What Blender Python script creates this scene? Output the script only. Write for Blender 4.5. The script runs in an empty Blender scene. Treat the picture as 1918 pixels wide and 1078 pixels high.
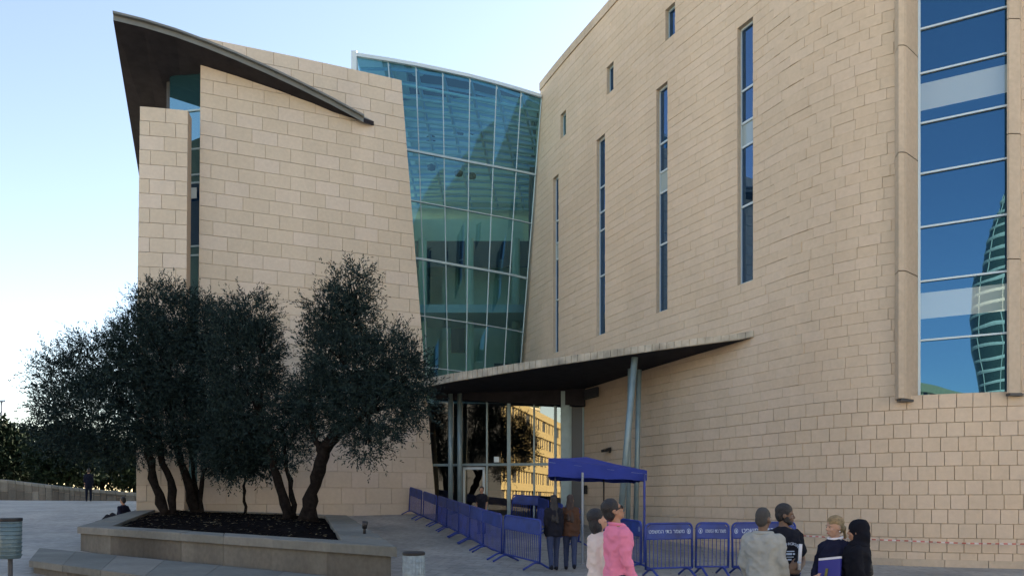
import bpy, bmesh, math, random
import numpy as np
from mathutils import Vector, Matrix, noise as mnoise
from mathutils.bvhtree import BVHTree

R = math.radians
SC = bpy.context.scene
COL = SC.collection

# ---------------------------------------------------------------- camera
F, CX, HY = 1400.0, 959.0, 935.0          # focal length (px), centre column, horizon row of the 1918 px photograph
EYE = 1.6
cam_d = bpy.data.cameras.new('camera')
cam = bpy.data.objects.new('camera', cam_d)
COL.objects.link(cam)
cam.location = (0, 0, EYE)
cam.rotation_euler = (R(90), 0, 0)
cam_d.sensor_width = 36
cam_d.lens = 36 * F / 1918
cam_d.shift_y = (HY - 539) / 1918
cam_d.clip_start = 0.1
cam_d.clip_end = 5000
SC.camera = cam

# ---------------------------------------------------------------- sky, sun, exposure
SUN_EL, SUN_AZ = 27.0, 40.0               # behind the right wing
world = bpy.data.worlds.new('World')
SC.world = world
world.use_nodes = True
wn = world.node_tree
bgn = wn.nodes['Background']
sky = wn.nodes.new('ShaderNodeTexSky')
sky.sky_type = 'NISHITA'
sky.sun_disc = False
sky.sun_elevation = R(SUN_EL)
sky.sun_rotation = R(SUN_AZ)
sky.altitude = 50
sky.air_density = 1.0
sky.dust_density = 0.3
sky.ozone_density = 2.0
wn.links.new(sky.outputs[0], bgn.inputs[0])
bgn.inputs[1].default_value = 0.088
sun_d = bpy.data.lights.new('sun', 'SUN')
sun_d.energy = 5.0
sun_d.angle = R(0.5)
sun_d.color = (1.0, 0.93, 0.82)
sun = bpy.data.objects.new('sun', sun_d)
COL.objects.link(sun)
sdir = Vector((math.sin(R(SUN_AZ)) * math.cos(R(SUN_EL)), math.cos(R(SUN_AZ)) * math.cos(R(SUN_EL)), math.sin(R(SUN_EL))))
sun.rotation_euler = sdir.to_track_quat('Z', 'Y').to_euler()
sun.location = sdir * 100
SC.view_settings.view_transform = 'Standard'
SC.view_settings.look = 'None'
SC.view_settings.gamma = 1
SC.view_settings.use_curve_mapping = False
SC.view_settings.exposure = 2.12
SC.view_settings.use_white_balance = True      # the phone balanced for the shade
SC.view_settings.white_balance_temperature = 8050
SC.view_settings.white_balance_tint = 15
SC.cycles.max_bounces = 8
SC.cycles.transparent_max_bounces = 16
SC.cycles.use_denoising = True

# ---------------------------------------------------------------- geometry helpers
rng = np.random.default_rng(7)
random.seed(7)


def W(px, d):
    return ((px - CX) / F * d, d)


def P(px, py, d):
    return Vector(((px - CX) / F * d, d, EYE + (HY - py) / F * d))


def zpx(py, d):
    return EYE + (HY - py) / F * d


class MB:
    """collects polygons, then links them as one mesh object"""
    def __init__(s):
        s.v, s.f, s.m = [], [], []

    def add(s, verts, faces, m=0):
        o = len(s.v)
        s.v += [tuple(p) for p in verts]
        s.f += [tuple(i + o for i in f) for f in faces]
        s.m += [m] * len(faces)

    def quad(s, a, b, c, d, m=0):
        s.add([a, b, c, d], [(0, 1, 2, 3)], m)

    def hexa(s, b4, t4, m=0):
        s.add(list(b4) + list(t4), [(3, 2, 1, 0), (4, 5, 6, 7), (0, 1, 5, 4), (1, 2, 6, 5), (2, 3, 7, 6), (3, 0, 4, 7)], m)

    def box(s, x0, x1, y0, y1, z0, z1, m=0):
        s.hexa([(x0, y0, z0), (x1, y0, z0), (x1, y1, z0), (x0, y1, z0)], [(x0, y0, z1), (x1, y0, z1), (x1, y1, z1), (x0, y1, z1)], m)

    def prism(s, poly, z0, z1, m=0):
        n = len(poly)
        zz0 = z0 if hasattr(z0, '__len__') else [z0] * n
        zz1 = z1 if hasattr(z1, '__len__') else [z1] * n
        vs = [(p[0], p[1], z) for p, z in zip(poly, zz0)] + [(p[0], p[1], z) for p, z in zip(poly, zz1)]
        fs = [tuple(range(n - 1, -1, -1)), tuple(range(n, 2 * n))]
        fs += [(i, (i + 1) % n, n + (i + 1) % n, n + i) for i in range(n)]
        s.add(vs, fs, m)

    def tube(s, pts, rads, seg=8, m=0, cap=True):
        pts = [Vector(p) for p in pts]
        if not hasattr(rads, '__len__'):
            rads = [rads] * len(pts)
        vs, fs = [], []
        ref = None
        for i, p in enumerate(pts):
            t = (pts[min(i + 1, len(pts) - 1)] - pts[max(i - 1, 0)]).normalized()
            if ref is None:
                ref = t.orthogonal().normalized()
            ref = (ref - t * ref.dot(t)).normalized()
            b = t.cross(ref)
            for k in range(seg):
                a = 2 * math.pi * k / seg
                vs.append(p + (ref * math.cos(a) + b * math.sin(a)) * rads[i])
        for i in range(len(pts) - 1):
            for k in range(seg):
                k2 = (k + 1) % seg
                fs.append((i * seg + k, i * seg + k2, (i + 1) * seg + k2, (i + 1) * seg + k))
        if cap:
            fs.append(tuple(range(seg - 1, -1, -1)))
            fs.append(tuple((len(pts) - 1) * seg + k for k in range(seg)))
        s.add(vs, fs, m)

    def lathe(s, prof, c=(0, 0, 0), seg=20, m=0, sx=1.0, sy=1.0):
        vs, fs = [], []
        n = len(prof)
        for r, z in prof:
            for k in range(seg):
                a = 2 * math.pi * k / seg
                vs.append((c[0] + r * sx * math.cos(a), c[1] + r * sy * math.sin(a), c[2] + z))
        for i in range(n - 1):
            for k in range(seg):
                k2 = (k + 1) % seg
                fs.append((i * seg + k, i * seg + k2, (i + 1) * seg + k2, (i + 1) * seg + k))
        fs.append(tuple(range(seg - 1, -1, -1)))
        fs.append(tuple((n - 1) * seg + k for k in range(seg)))
        s.add(vs, fs, m)

    def build(s, name, mats, parent=None, smooth=False):
        off = Vector((0, 0, 0))
        p = parent
        while p is not None:
            off = off + p.location
            p = p.parent
        me = bpy.data.meshes.new(name)
        me.from_pydata([(x - off.x, y - off.y, z - off.z) for x, y, z in s.v], [], s.f)
        if not isinstance(mats, (list, tuple)):
            mats = [mats]
        for m in mats:
            me.materials.append(m)
        if len(mats) > 1:
            me.polygons.foreach_set('material_index', s.m)
        if smooth:
            me.polygons.foreach_set('use_smooth', [True] * len(s.f))
        me.update()
        o = bpy.data.objects.new(name, me)
        COL.objects.link(o)
        o.parent = parent
        return o


def empty(name, loc=(0, 0, 0), rz=0.0):
    o = bpy.data.objects.new(name, None)
    COL.objects.link(o)
    o.empty_display_size = 0.2
    o.location = loc
    o.rotation_euler = (0, 0, rz)
    return o


def tag(o, label=None, cat=None, group=None, kind=None):
    if label: o['label'] = label
    if cat: o['category'] = cat
    if group: o['group'] = group
    if kind: o['kind'] = kind
    return o


def link_mesh(name, me, parent=None):
    o = bpy.data.objects.new(name, me)
    COL.objects.link(o)
    o.parent = parent
    return o


def copy_tree(o, parent=None):
    c = o.copy()
    COL.objects.link(c)
    c.parent = parent
    for ch in [x for x in o.children]:
        copy_tree(ch, c)
    return c


def quads_mesh(name, q, mat, parent=None, extra=None):
    """q: (N,4,3) array of separate quads -> one mesh object"""
    off = Vector((0, 0, 0))
    p = parent
    while p is not None:
        off = off + p.location
        p = p.parent
    n = len(q)
    me = bpy.data.meshes.new(name)
    me.vertices.add(4 * n)
    me.vertices.foreach_set('co', (q.reshape(-1, 3) - np.array(off)).astype(np.float32).ravel())
    me.loops.add(4 * n)
    me.loops.foreach_set('vertex_index', np.arange(4 * n, dtype=np.int32))
    me.polygons.add(n)
    me.polygons.foreach_set('loop_start', np.arange(0, 4 * n, 4, dtype=np.int32))
    me.materials.append(mat)
    me.update(calc_edges=True)
    o = bpy.data.objects.new(name, me)
    COL.objects.link(o)
    o.parent = parent
    return o


# ---------------------------------------------------------------- materials
def srgb(r, g, b):
    f = lambda c: (c / 255 / 12.92) if c / 255 <= 0.04045 else ((c / 255 + 0.055) / 1.055) ** 2.4
    return (f(r), f(g), f(b), 1)


def new_mat(name):
    m = bpy.data.materials.new(name)
    m.use_nodes = True
    return m, m.node_tree.nodes, m.node_tree.links, m.node_tree.nodes['Principled BSDF']


def plain(name, col, rough=0.6, metal=0.0, bump=0.0, bscale=40.0, var=0.0, vscale=3.0, spec=0.5):
    m, N, L, b = new_mat(name)
    b.inputs['Base Color'].default_value = (*col[:3], 1)
    b.inputs['Roughness'].default_value = rough
    b.inputs['Metallic'].default_value = metal
    b.inputs['Specular IOR Level'].default_value = spec
    geo = N.new('ShaderNodeNewGeometry')
    if var > 0:
        n = N.new('ShaderNodeTexNoise'); n.inputs['Scale'].default_value = vscale; n.inputs['Detail'].default_value = 6
        L.new(geo.outputs['Position'], n.inputs['Vector'])
        mr = N.new('ShaderNodeMapRange'); mr.inputs[1].default_value = 0.3; mr.inputs[2].default_value = 0.7
        mr.inputs[3].default_value = 1 - var; mr.inputs[4].default_value = 1 + var
        L.new(n.outputs[0], mr.inputs[0])
        mx = N.new('ShaderNodeMix'); mx.data_type = 'RGBA'; mx.blend_type = 'MULTIPLY'; mx.inputs[0].default_value = 1
        mx.inputs[6].default_value = (*col[:3], 1)
        L.new(mr.outputs[0], mx.inputs[7]); L.new(mx.outputs[2], b.inputs['Base Color'])
    if bump > 0:
        n2 = N.new('ShaderNodeTexNoise'); n2.inputs['Scale'].default_value = bscale; n2.inputs['Detail'].default_value = 4
        L.new(geo.outputs['Position'], n2.inputs['Vector'])
        bp = N.new('ShaderNodeBump'); bp.inputs['Strength'].default_value = bump; bp.inputs['Distance'].default_value = 0.02
        L.new(n2.outputs[0], bp.inputs['Height']); L.new(bp.outputs[0], b.inputs['Normal'])
    return m


def stone_mat(name, ca, cb, cc, stain=0.25, wash=0.35):
    """cut limestone: every stone its own tone, weathering streaks running down"""
    m, N, L, b = new_mat(name)
    geo = N.new('ShaderNodeNewGeometry'); oi = N.new('ShaderNodeObjectInfo')
    ad = N.new('ShaderNodeMath'); ad.operation = 'ADD'
    L.new(geo.outputs['Random Per Island'], ad.inputs[0]); L.new(oi.outputs['Random'], ad.inputs[1])
    fr = N.new('ShaderNodeMath'); fr.operation = 'FRACT'; L.new(ad.outputs[0], fr.inputs[0])
    cr = N.new('ShaderNodeValToRGB'); cr.color_ramp.interpolation = 'LINEAR'
    e = cr.color_ramp.elements
    e[0].position = 0.0; e[0].color = (*ca, 1); e[1].position = 1.0; e[1].color = (*cc, 1)
    k = e.new(0.5); k.color = (*cb, 1)
    L.new(fr.outputs[0], cr.inputs[0])
    n = N.new('ShaderNodeTexNoise'); n.inputs['Scale'].default_value = 0.45; n.inputs['Detail'].default_value = 7; n.inputs['Roughness'].default_value = 0.6
    mp = N.new('ShaderNodeMapping'); mp.inputs['Scale'].default_value = (1, 1, 0.35)
    L.new(geo.outputs['Position'], mp.inputs[0]); L.new(mp.outputs[0], n.inputs['Vector'])
    mr = N.new('ShaderNodeMapRange'); mr.inputs[1].default_value = 0.32; mr.inputs[2].default_value = 0.68
    mr.inputs[3].default_value = 1 - stain; mr.inputs[4].default_value = 1 + stain * 0.45
    L.new(n.outputs[0], mr.inputs[0])
    n3 = N.new('ShaderNodeTexNoise'); n3.inputs['Scale'].default_value = 9; n3.inputs['Detail'].default_value = 8
    L.new(geo.outputs['Position'], n3.inputs['Vector'])
    mr3 = N.new('ShaderNodeMapRange'); mr3.inputs[1].default_value = 0.3; mr3.inputs[2].default_value = 0.7
    mr3.inputs[3].default_value = 1 - wash * 0.3; mr3.inputs[4].default_value = 1 + wash * 0.2
    L.new(n3.outputs[0], mr3.inputs[0])
    mu = N.new('ShaderNodeMath'); mu.operation = 'MULTIPLY'; L.new(mr.outputs[0], mu.inputs[0]); L.new(mr3.outputs[0], mu.inputs[1])
    mx = N.new('ShaderNodeMix'); mx.data_type = 'RGBA'; mx.blend_type = 'MULTIPLY'; mx.inputs[0].default_value = 1
    L.new(cr.outputs[0], mx.inputs[6]); L.new(mu.outputs[0], mx.inputs[7]); L.new(mx.outputs[2], b.inputs['Base Color'])
    b.inputs['Roughness'].default_value = 0.85
    b.inputs['Specular IOR Level'].default_value = 0.25
    n2 = N.new('ShaderNodeTexNoise'); n2.inputs['Scale'].default_value = 22; n2.inputs['Detail'].default_value = 8
    L.new(geo.outputs['Position'], n2.inputs['Vector'])
    bp = N.new('ShaderNodeBump'); bp.inputs['Strength'].default_value = 0.25; bp.inputs['Distance'].default_value = 0.010
    L.new(n2.outputs[0], bp.inputs['Height']); L.new(bp.outputs[0], b.inputs['Normal'])
    return m


def see_glass(name, tint, refl=0.15, rcol=(0.9, 0.97, 1.0)):
    """thin tinted glazing: part is seen through, part is mirrored"""
    m, N, L, b = new_mat(name)
    N.remove(b)
    tr = N.new('ShaderNodeBsdfTransparent'); tr.inputs[0].default_value = (*tint, 1)
    gl = N.new('ShaderNodeBsdfGlossy'); gl.inputs[0].default_value = (*rcol, 1); gl.inputs[1].default_value = 0.0
    fr = N.new('ShaderNodeFresnel'); fr.inputs[0].default_value = 1.5
    ad = N.new('ShaderNodeMath'); ad.operation = 'ADD'; ad.use_clamp = True; ad.inputs[1].default_value = refl
    L.new(fr.outputs[0], ad.inputs[0])
    mx = N.new('ShaderNodeMixShader')
    L.new(ad.outputs[0], mx.inputs[0]); L.new(tr.outputs[0], mx.inputs[1]); L.new(gl.outputs[0], mx.inputs[2])
    L.new(mx.outputs[0], N['Material Output'].inputs[0])
    return m


def dark_glass(name, base, refl, rcol, wav=0.0):
    m, N, L, b = new_mat(name)
    N.remove(b)
    df = N.new('ShaderNodeBsdfDiffuse'); df.inputs[0].default_value = (*base, 1)
    gl = N.new('ShaderNodeBsdfGlossy'); gl.inputs[0].default_value = (*rcol, 1); gl.inputs[1].default_value = 0.0
    if wav > 0:
        geo = N.new('ShaderNodeNewGeometry')
        n2 = N.new('ShaderNodeTexNoise'); n2.inputs['Scale'].default_value = 0.9; n2.inputs['Detail'].default_value = 1
        L.new(geo.outputs['Position'], n2.inputs['Vector'])
        bp = N.new('ShaderNodeBump'); bp.inputs['Strength'].default_value = wav; bp.inputs['Distance'].default_value = 0.01
        L.new(n2.outputs[0], bp.inputs['Height']); L.new(bp.outputs[0], gl.inputs['Normal'])
    mx = N.new('ShaderNodeMixShader'); mx.inputs[0].default_value = refl
    L.new(df.outputs[0], mx.inputs[1]); L.new(gl.outputs[0], mx.inputs[2])
    L.new(mx.outputs[0], N['Material Output'].inputs[0])
    return m


def leaf_mat(name, ca, cb):
    m, N, L, b = new_mat(name)
    geo = N.new('ShaderNodeNewGeometry')
    cr = N.new('ShaderNodeValToRGB')
    e = cr.color_ramp.elements
    e[0].color = (*ca, 1); e[1].color = (*cb, 1)
    L.new(geo.outputs['Random Per Island'], cr.inputs[0])
    L.new(cr.outputs[0], b.inputs['Base Color'])
    b.inputs['Roughness'].default_value = 0.6
    b.inputs['Specular IOR Level'].default_value = 0.06
    return m


M = {}
M['stone_r'] = stone_mat('warm limestone', (0.59, 0.47, 0.345), (0.60, 0.485, 0.36), (0.62, 0.50, 0.38), 0.11, 0.18)
M['stone_l'] = stone_mat('pale limestone', (0.55, 0.475, 0.375), (0.57, 0.495, 0.395), (0.59, 0.515, 0.43), 0.09, 0.18)
M['joint'] = plain('joint mortar', (0.50, 0.405, 0.305), 0.95)
M['joint_dark'] = plain('old joint mortar', (0.41, 0.32, 0.235), 0.95)
M['stone_trim'] = stone_mat('dressed limestone', (0.50, 0.41, 0.31), (0.52, 0.43, 0.325), (0.54, 0.445, 0.34), 0.16, 0.3)
M['planter_stone'] = stone_mat('weathered planter stone', (0.095, 0.085, 0.07), (0.125, 0.118, 0.10), (0.165, 0.158, 0.135), 0.45, 0.5)
M['cap_stone'] = stone_mat('planter cap stone', (0.15, 0.155, 0.138), (0.18, 0.182, 0.16), (0.21, 0.205, 0.18), 0.3, 0.4)
M['soil'] = plain('dark soil', (0.009, 0.008, 0.008), 1.0, spec=0.0, bump=1.0, bscale=14, var=0.5, vscale=8)
M['concrete'] = plain('stained concrete', (0.42, 0.38, 0.30), 0.85, bump=0.4, bscale=30, var=0.35, vscale=2.2)
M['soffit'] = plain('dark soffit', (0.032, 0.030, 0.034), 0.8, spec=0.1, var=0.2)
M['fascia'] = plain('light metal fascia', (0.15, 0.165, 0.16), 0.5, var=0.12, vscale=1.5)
M['steel'] = plain('pale blue grey steel', (0.20, 0.29, 0.31), 0.4, 0.2, var=0.1)
M['frame_white'] = plain('pale aluminium', (0.50, 0.60, 0.63), 0.4, 0.2)
M['frame_teal'] = plain('teal grey aluminium', (0.34, 0.47, 0.51), 0.4, 0.2)
M['frame_dark'] = plain('dark frame', (0.05, 0.055, 0.06), 0.5)
M['atrium_glass'] = see_glass('teal atrium glass', (0.32, 0.70, 0.80), 0.10, (0.40, 0.82, 0.95))
M['roof_glass'] = see_glass('pale roof glass', (0.74, 0.90, 0.94), 0.03, (0.7, 0.9, 1.0))
M['entry_glass'] = see_glass('dark entry glass', (0.30, 0.36, 0.38), 0.20, (1.0, 0.96, 0.85))
M['slot_glass'] = dark_glass('slot glass', (0.004, 0.018, 0.04), 0.32, (0.28, 0.52, 0.85))
M['slot_teal'] = dark_glass('teal slot glass', (0.01, 0.05, 0.065), 0.35, (0.45, 0.8, 0.9))
M['bay_glass'] = dark_glass('bay glass', (0.004, 0.022, 0.045), 0.30, (0.10, 0.31, 0.52), 0.22)
M['blind'] = dark_glass('white blind behind glass', (0.30, 0.37, 0.37), 0.15, (0.45, 0.7, 0.9))
M['inner_wall'] = plain('atrium wall', (0.68, 0.62, 0.46), 0.8, var=0.12, vscale=0.7)
M['inner_dark'] = plain('atrium dark panel', (0.09, 0.06, 0.08), 0.8)
M['inner_slab'] = plain('atrium slab edge', (0.50, 0.55, 0.58), 0.7)
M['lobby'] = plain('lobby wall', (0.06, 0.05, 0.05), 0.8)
M['wood'] = plain('lobby wood', (0.16, 0.085, 0.045), 0.5, var=0.3, vscale=2)
M['blue_paint'] = plain('blue painted steel', (0.009, 0.036, 0.23), 0.5, var=0.35, vscale=3.5)
M['blue_panel'] = plain('blue barrier panel', (0.009, 0.040, 0.21), 0.55, var=0.35, vscale=3)
M['letters'] = plain('pale print', (0.42, 0.52, 0.66), 0.6)
M['blue_cloth'] = plain('blue gazebo cloth', (0.008, 0.030, 0.24), 0.8, bump=0.5, bscale=5, var=0.12, vscale=2)
M['grey_pole'] = plain('grey pole', (0.22, 0.27, 0.32), 0.45, 0.4)
M['black'] = plain('black plastic', (0.012, 0.012, 0.014), 0.5)
M['bin_teal'] = plain('teal painted metal', (0.10, 0.16, 0.175), 0.5, 0.2, var=0.15, vscale=6)
M['bin_pale'] = plain('pale bin mesh', (0.25, 0.31, 0.33), 0.6, var=0.25, vscale=14)
M['bark'] = plain('olive bark', (0.013, 0.011, 0.010), 0.95, spec=0.05, bump=1.0, bscale=18, var=0.5, vscale=9)
M['leaf'] = leaf_mat('olive leaves', (0.006, 0.014, 0.016), (0.028, 0.052, 0.048))
M['leaf_far'] = leaf_mat('broad leaves', (0.005, 0.013, 0.009), (0.018, 0.034, 0.02))
M['red'] = plain('red tape', (0.55, 0.16, 0.13), 0.5)
M['white'] = plain('white tape', (0.62, 0.54, 0.48), 0.5)
M['yellow_stone'] = plain('sunlit office stone', (0.55, 0.44, 0.22), 0.8)
M['tower_glass'] = plain('green tower glass', (0.06, 0.085, 0.06), 0.4, spec=0.15)
M['tower_band'] = plain('pale tower band', (0.66, 0.60, 0.44), 0.6)

M['panel_dark'] = plain('blue grey panel', (0.035, 0.05, 0.065), 0.4)
# ---------------------------------------------------------------- ground
FT = [(-500, -.15), (11, -.15), (15, 0.0), (17.1, .10), (18.8, .18), (20.8, .28), (23, .38), (27.5, .64), (31.4, 1.05), (35, 1.25), (43, 1.52), (60, 1.62), (3000, 1.62)]


def gz(x, y):
    if x >= 0:
        t = y - 0.9 * x if y > 11 else y
        if y > 11: t = max(t, min(y, 15.0))
    else:
        t = y + 0.2 * min(-x, 40) * min(1, max(0, (y - 8) / 10))
    return float(np.interp(t, [a for a, b in FT], [b for a, b in FT]))


def axis(parts):
    out = []
    for a, b, st in parts:
        out += list(np.arange(a, b, st))
    return out + [parts[-1][1]]


gx = axis([(-1500, -100, 200), (-100, -40, 6), (-40, 20, 0.8), (20, 60, 5), (60, 1500, 240)])
gy = axis([(-1500, -100, 200), (-100, 0, 10), (0, 45, 0.8), (45, 100, 5), (100, 2500, 300)])
gm = MB()
gm.v = [(x, y, gz(x, y)) for y in gy for x in gx]
nx = len(gx)
gm.f = [(j * nx + i, j * nx + i + 1, (j + 1) * nx + i + 1, (j + 1) * nx + i) for j in range(len(gy) - 1) for i in range(nx - 1)]
gm.m = [0] * len(gm.f)


def ground_mat():
    m, N, L, b = new_mat('plaza paving')
    geo = N.new('ShaderNodeNewGeometry')
    n = N.new('ShaderNodeTexNoise'); n.inputs['Scale'].default_value = 0.35; n.inputs['Detail'].default_value = 9; n.inputs['Roughness'].default_value = 0.62
    L.new(geo.outputs['Position'], n.inputs['Vector'])
    cr = N.new('ShaderNodeValToRGB'); e = cr.color_ramp.elements
    e[0].position = 0.3; e[0].color = (0.20, 0.20, 0.185, 1); e[1].position = 0.72; e[1].color = (0.42, 0.39, 0.345, 1)
    L.new(n.outputs[0], cr.inputs[0])
    mp = N.new('ShaderNodeMapping'); mp.inputs['Rotation'].default_value = (0, 0, R(12)); mp.inputs['Scale'].default_value = (1, 1, 1)
    L.new(geo.outputs['Position'], mp.inputs[0])
    br = N.new('ShaderNodeTexBrick'); br.inputs['Scale'].default_value = 1.0
    br.inputs['Brick Width'].default_value = 0.6; br.inputs['Row Height'].default_value = 0.4; br.inputs['Mortar Size'].default_value = 0.009
    br.inputs['Color1'].default_value = (0.93, 0.93, 0.93, 1); br.inputs['Color2'].default_value = (1.05, 1.04, 1.02, 1); br.inputs['Mortar'].default_value = (0.58, 0.58, 0.57, 1)
    L.new(mp.outputs[0], br.inputs['Vector'])
    mx = N.new('ShaderNodeMix'); mx.data_type = 'RGBA'; mx.blend_type = 'MULTIPLY'; mx.inputs[0].default_value = 1
    L.new(cr.outputs[0], mx.inputs[6]); L.new(br.outputs[0], mx.inputs[7])
    n3 = N.new('ShaderNodeTexNoise'); n3.inputs['Scale'].default_value = 6; n3.inputs['Detail'].default_value = 8
    L.new(geo.outputs['Position'], n3.inputs['Vector'])
    mr = N.new('ShaderNodeMapRange'); mr.inputs[1].default_value = 0.35; mr.inputs[2].default_value = 0.65; mr.inputs[3].default_value = 0.82; mr.inputs[4].default_value = 1.1
    L.new(n3.outputs[0], mr.inputs[0])
    mx2 = N.new('ShaderNodeMix'); mx2.data_type = 'RGBA'; mx2.blend_type = 'MULTIPLY'; mx2.inputs[0].default_value = 1
    L.new(mx.outputs[2], mx2.inputs[6]); L.new(mr.outputs[0], mx2.inputs[7]); L.new(mx2.outputs[2], b.inputs['Base Color'])
    b.inputs['Roughness'].default_value = 0.7
    bp = N.new('ShaderNodeBump'); bp.inputs['Strength'].default_value = 0.3; bp.inputs['Distance'].default_value = 0.01
    L.new(n3.outputs[0], bp.inputs['Height']); L.new(bp.outputs[0], b.inputs['Normal'])
    return m


M['paving'] = ground_mat()
g = gm.build('ground', M['paving'], smooth=True)
tag(g, kind='structure')


# ---------------------------------------------------------------- curved stone walls
class Wall:
    """a vertical wall over a smooth plan curve, run left to right as seen from the plaza"""
    def __init__(s, pxd, n=400):
        px = np.array([a for a, b in pxd], float); iv = np.array([1 / b for a, b in pxd])
        q = np.linspace(px[0], px[-1], n)
        # smooth 1/d through the points: local cubic (Catmull-Rom) on the px axis
        mm = np.gradient(iv, px)
        idx = np.clip(np.searchsorted(px, q) - 1, 0, len(px) - 2)
        h = px[idx + 1] - px[idx]; t = (q - px[idx]) / h
        v = (2 * t**3 - 3 * t**2 + 1) * iv[idx] + (t**3 - 2 * t**2 + t) * h * mm[idx] + (-2 * t**3 + 3 * t**2) * iv[idx + 1] + (t**3 - t**2) * h * mm[idx + 1]
        d = 1 / v
        s.q, s.d = q, d
        s.X = (q - CX) / F * d
        s.Y = d
        s.s = np.concatenate([[0], np.cumsum(np.hypot(np.diff(s.X), np.diff(s.Y)))])
        s.len = s.s[-1]

    def s_px(s, px): return float(np.interp(px, s.q, s.s))
    def d_px(s, px): return float(np.interp(px, s.q, s.d))

    def pt(s, a, off=0.0):
        """point at arc length a, moved off metres towards the plaza"""
        x = np.interp(a, s.s, s.X); y = np.interp(a, s.s, s.Y)
        e = 0.25
        a0, a1 = max(0, a - e), min(s.len, a + e)
        tx = np.interp(a1, s.s, s.X) - np.interp(a0, s.s, s.X); ty = np.interp(a1, s.s, s.Y) - np.interp(a0, s.s, s.Y)
        l = math.hypot(tx, ty); tx, ty = tx / l, ty / l
        return (float(x + ty * off), float(y - tx * off))

    def p3(s, a, z, off=0.0):
        x, y = s.pt(a, off)
        return (x, y, z)

    def rot(s, a):
        x0, y0 = s.pt(max(0, a - .2)); x1, y1 = s.pt(min(s.len, a + .2))
        return math.atan2(y1 - y0, x1 - x0)

    def px_of(s, a): return float(np.interp(a, s.s, s.q))


def unit_stone():
    """one cut stone, 1 x 1 in the wall plane, 0.06 deep, arrised edges (centre of the back at the origin)"""
    me = bpy.data.meshes.new('stone')
    e = 0.007
    v, f = [], []
    for y, k in ((0.0, .5), (-0.05, .5), (-0.06, .5 - e)):
        v += [(-k, y, -k), (k, y, -k), (k, y, k), (-k, y, k)]
    for i in (0, 4):
        for k in range(4):
            k2 = (k + 1) % 4
            f.append((i + k, i + k2, i + 4 + k2, i + 4 + k))
    f.append((8, 9, 10, 11))
    me.from_pydata(v, [], f)
    me.update()
    return me


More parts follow.
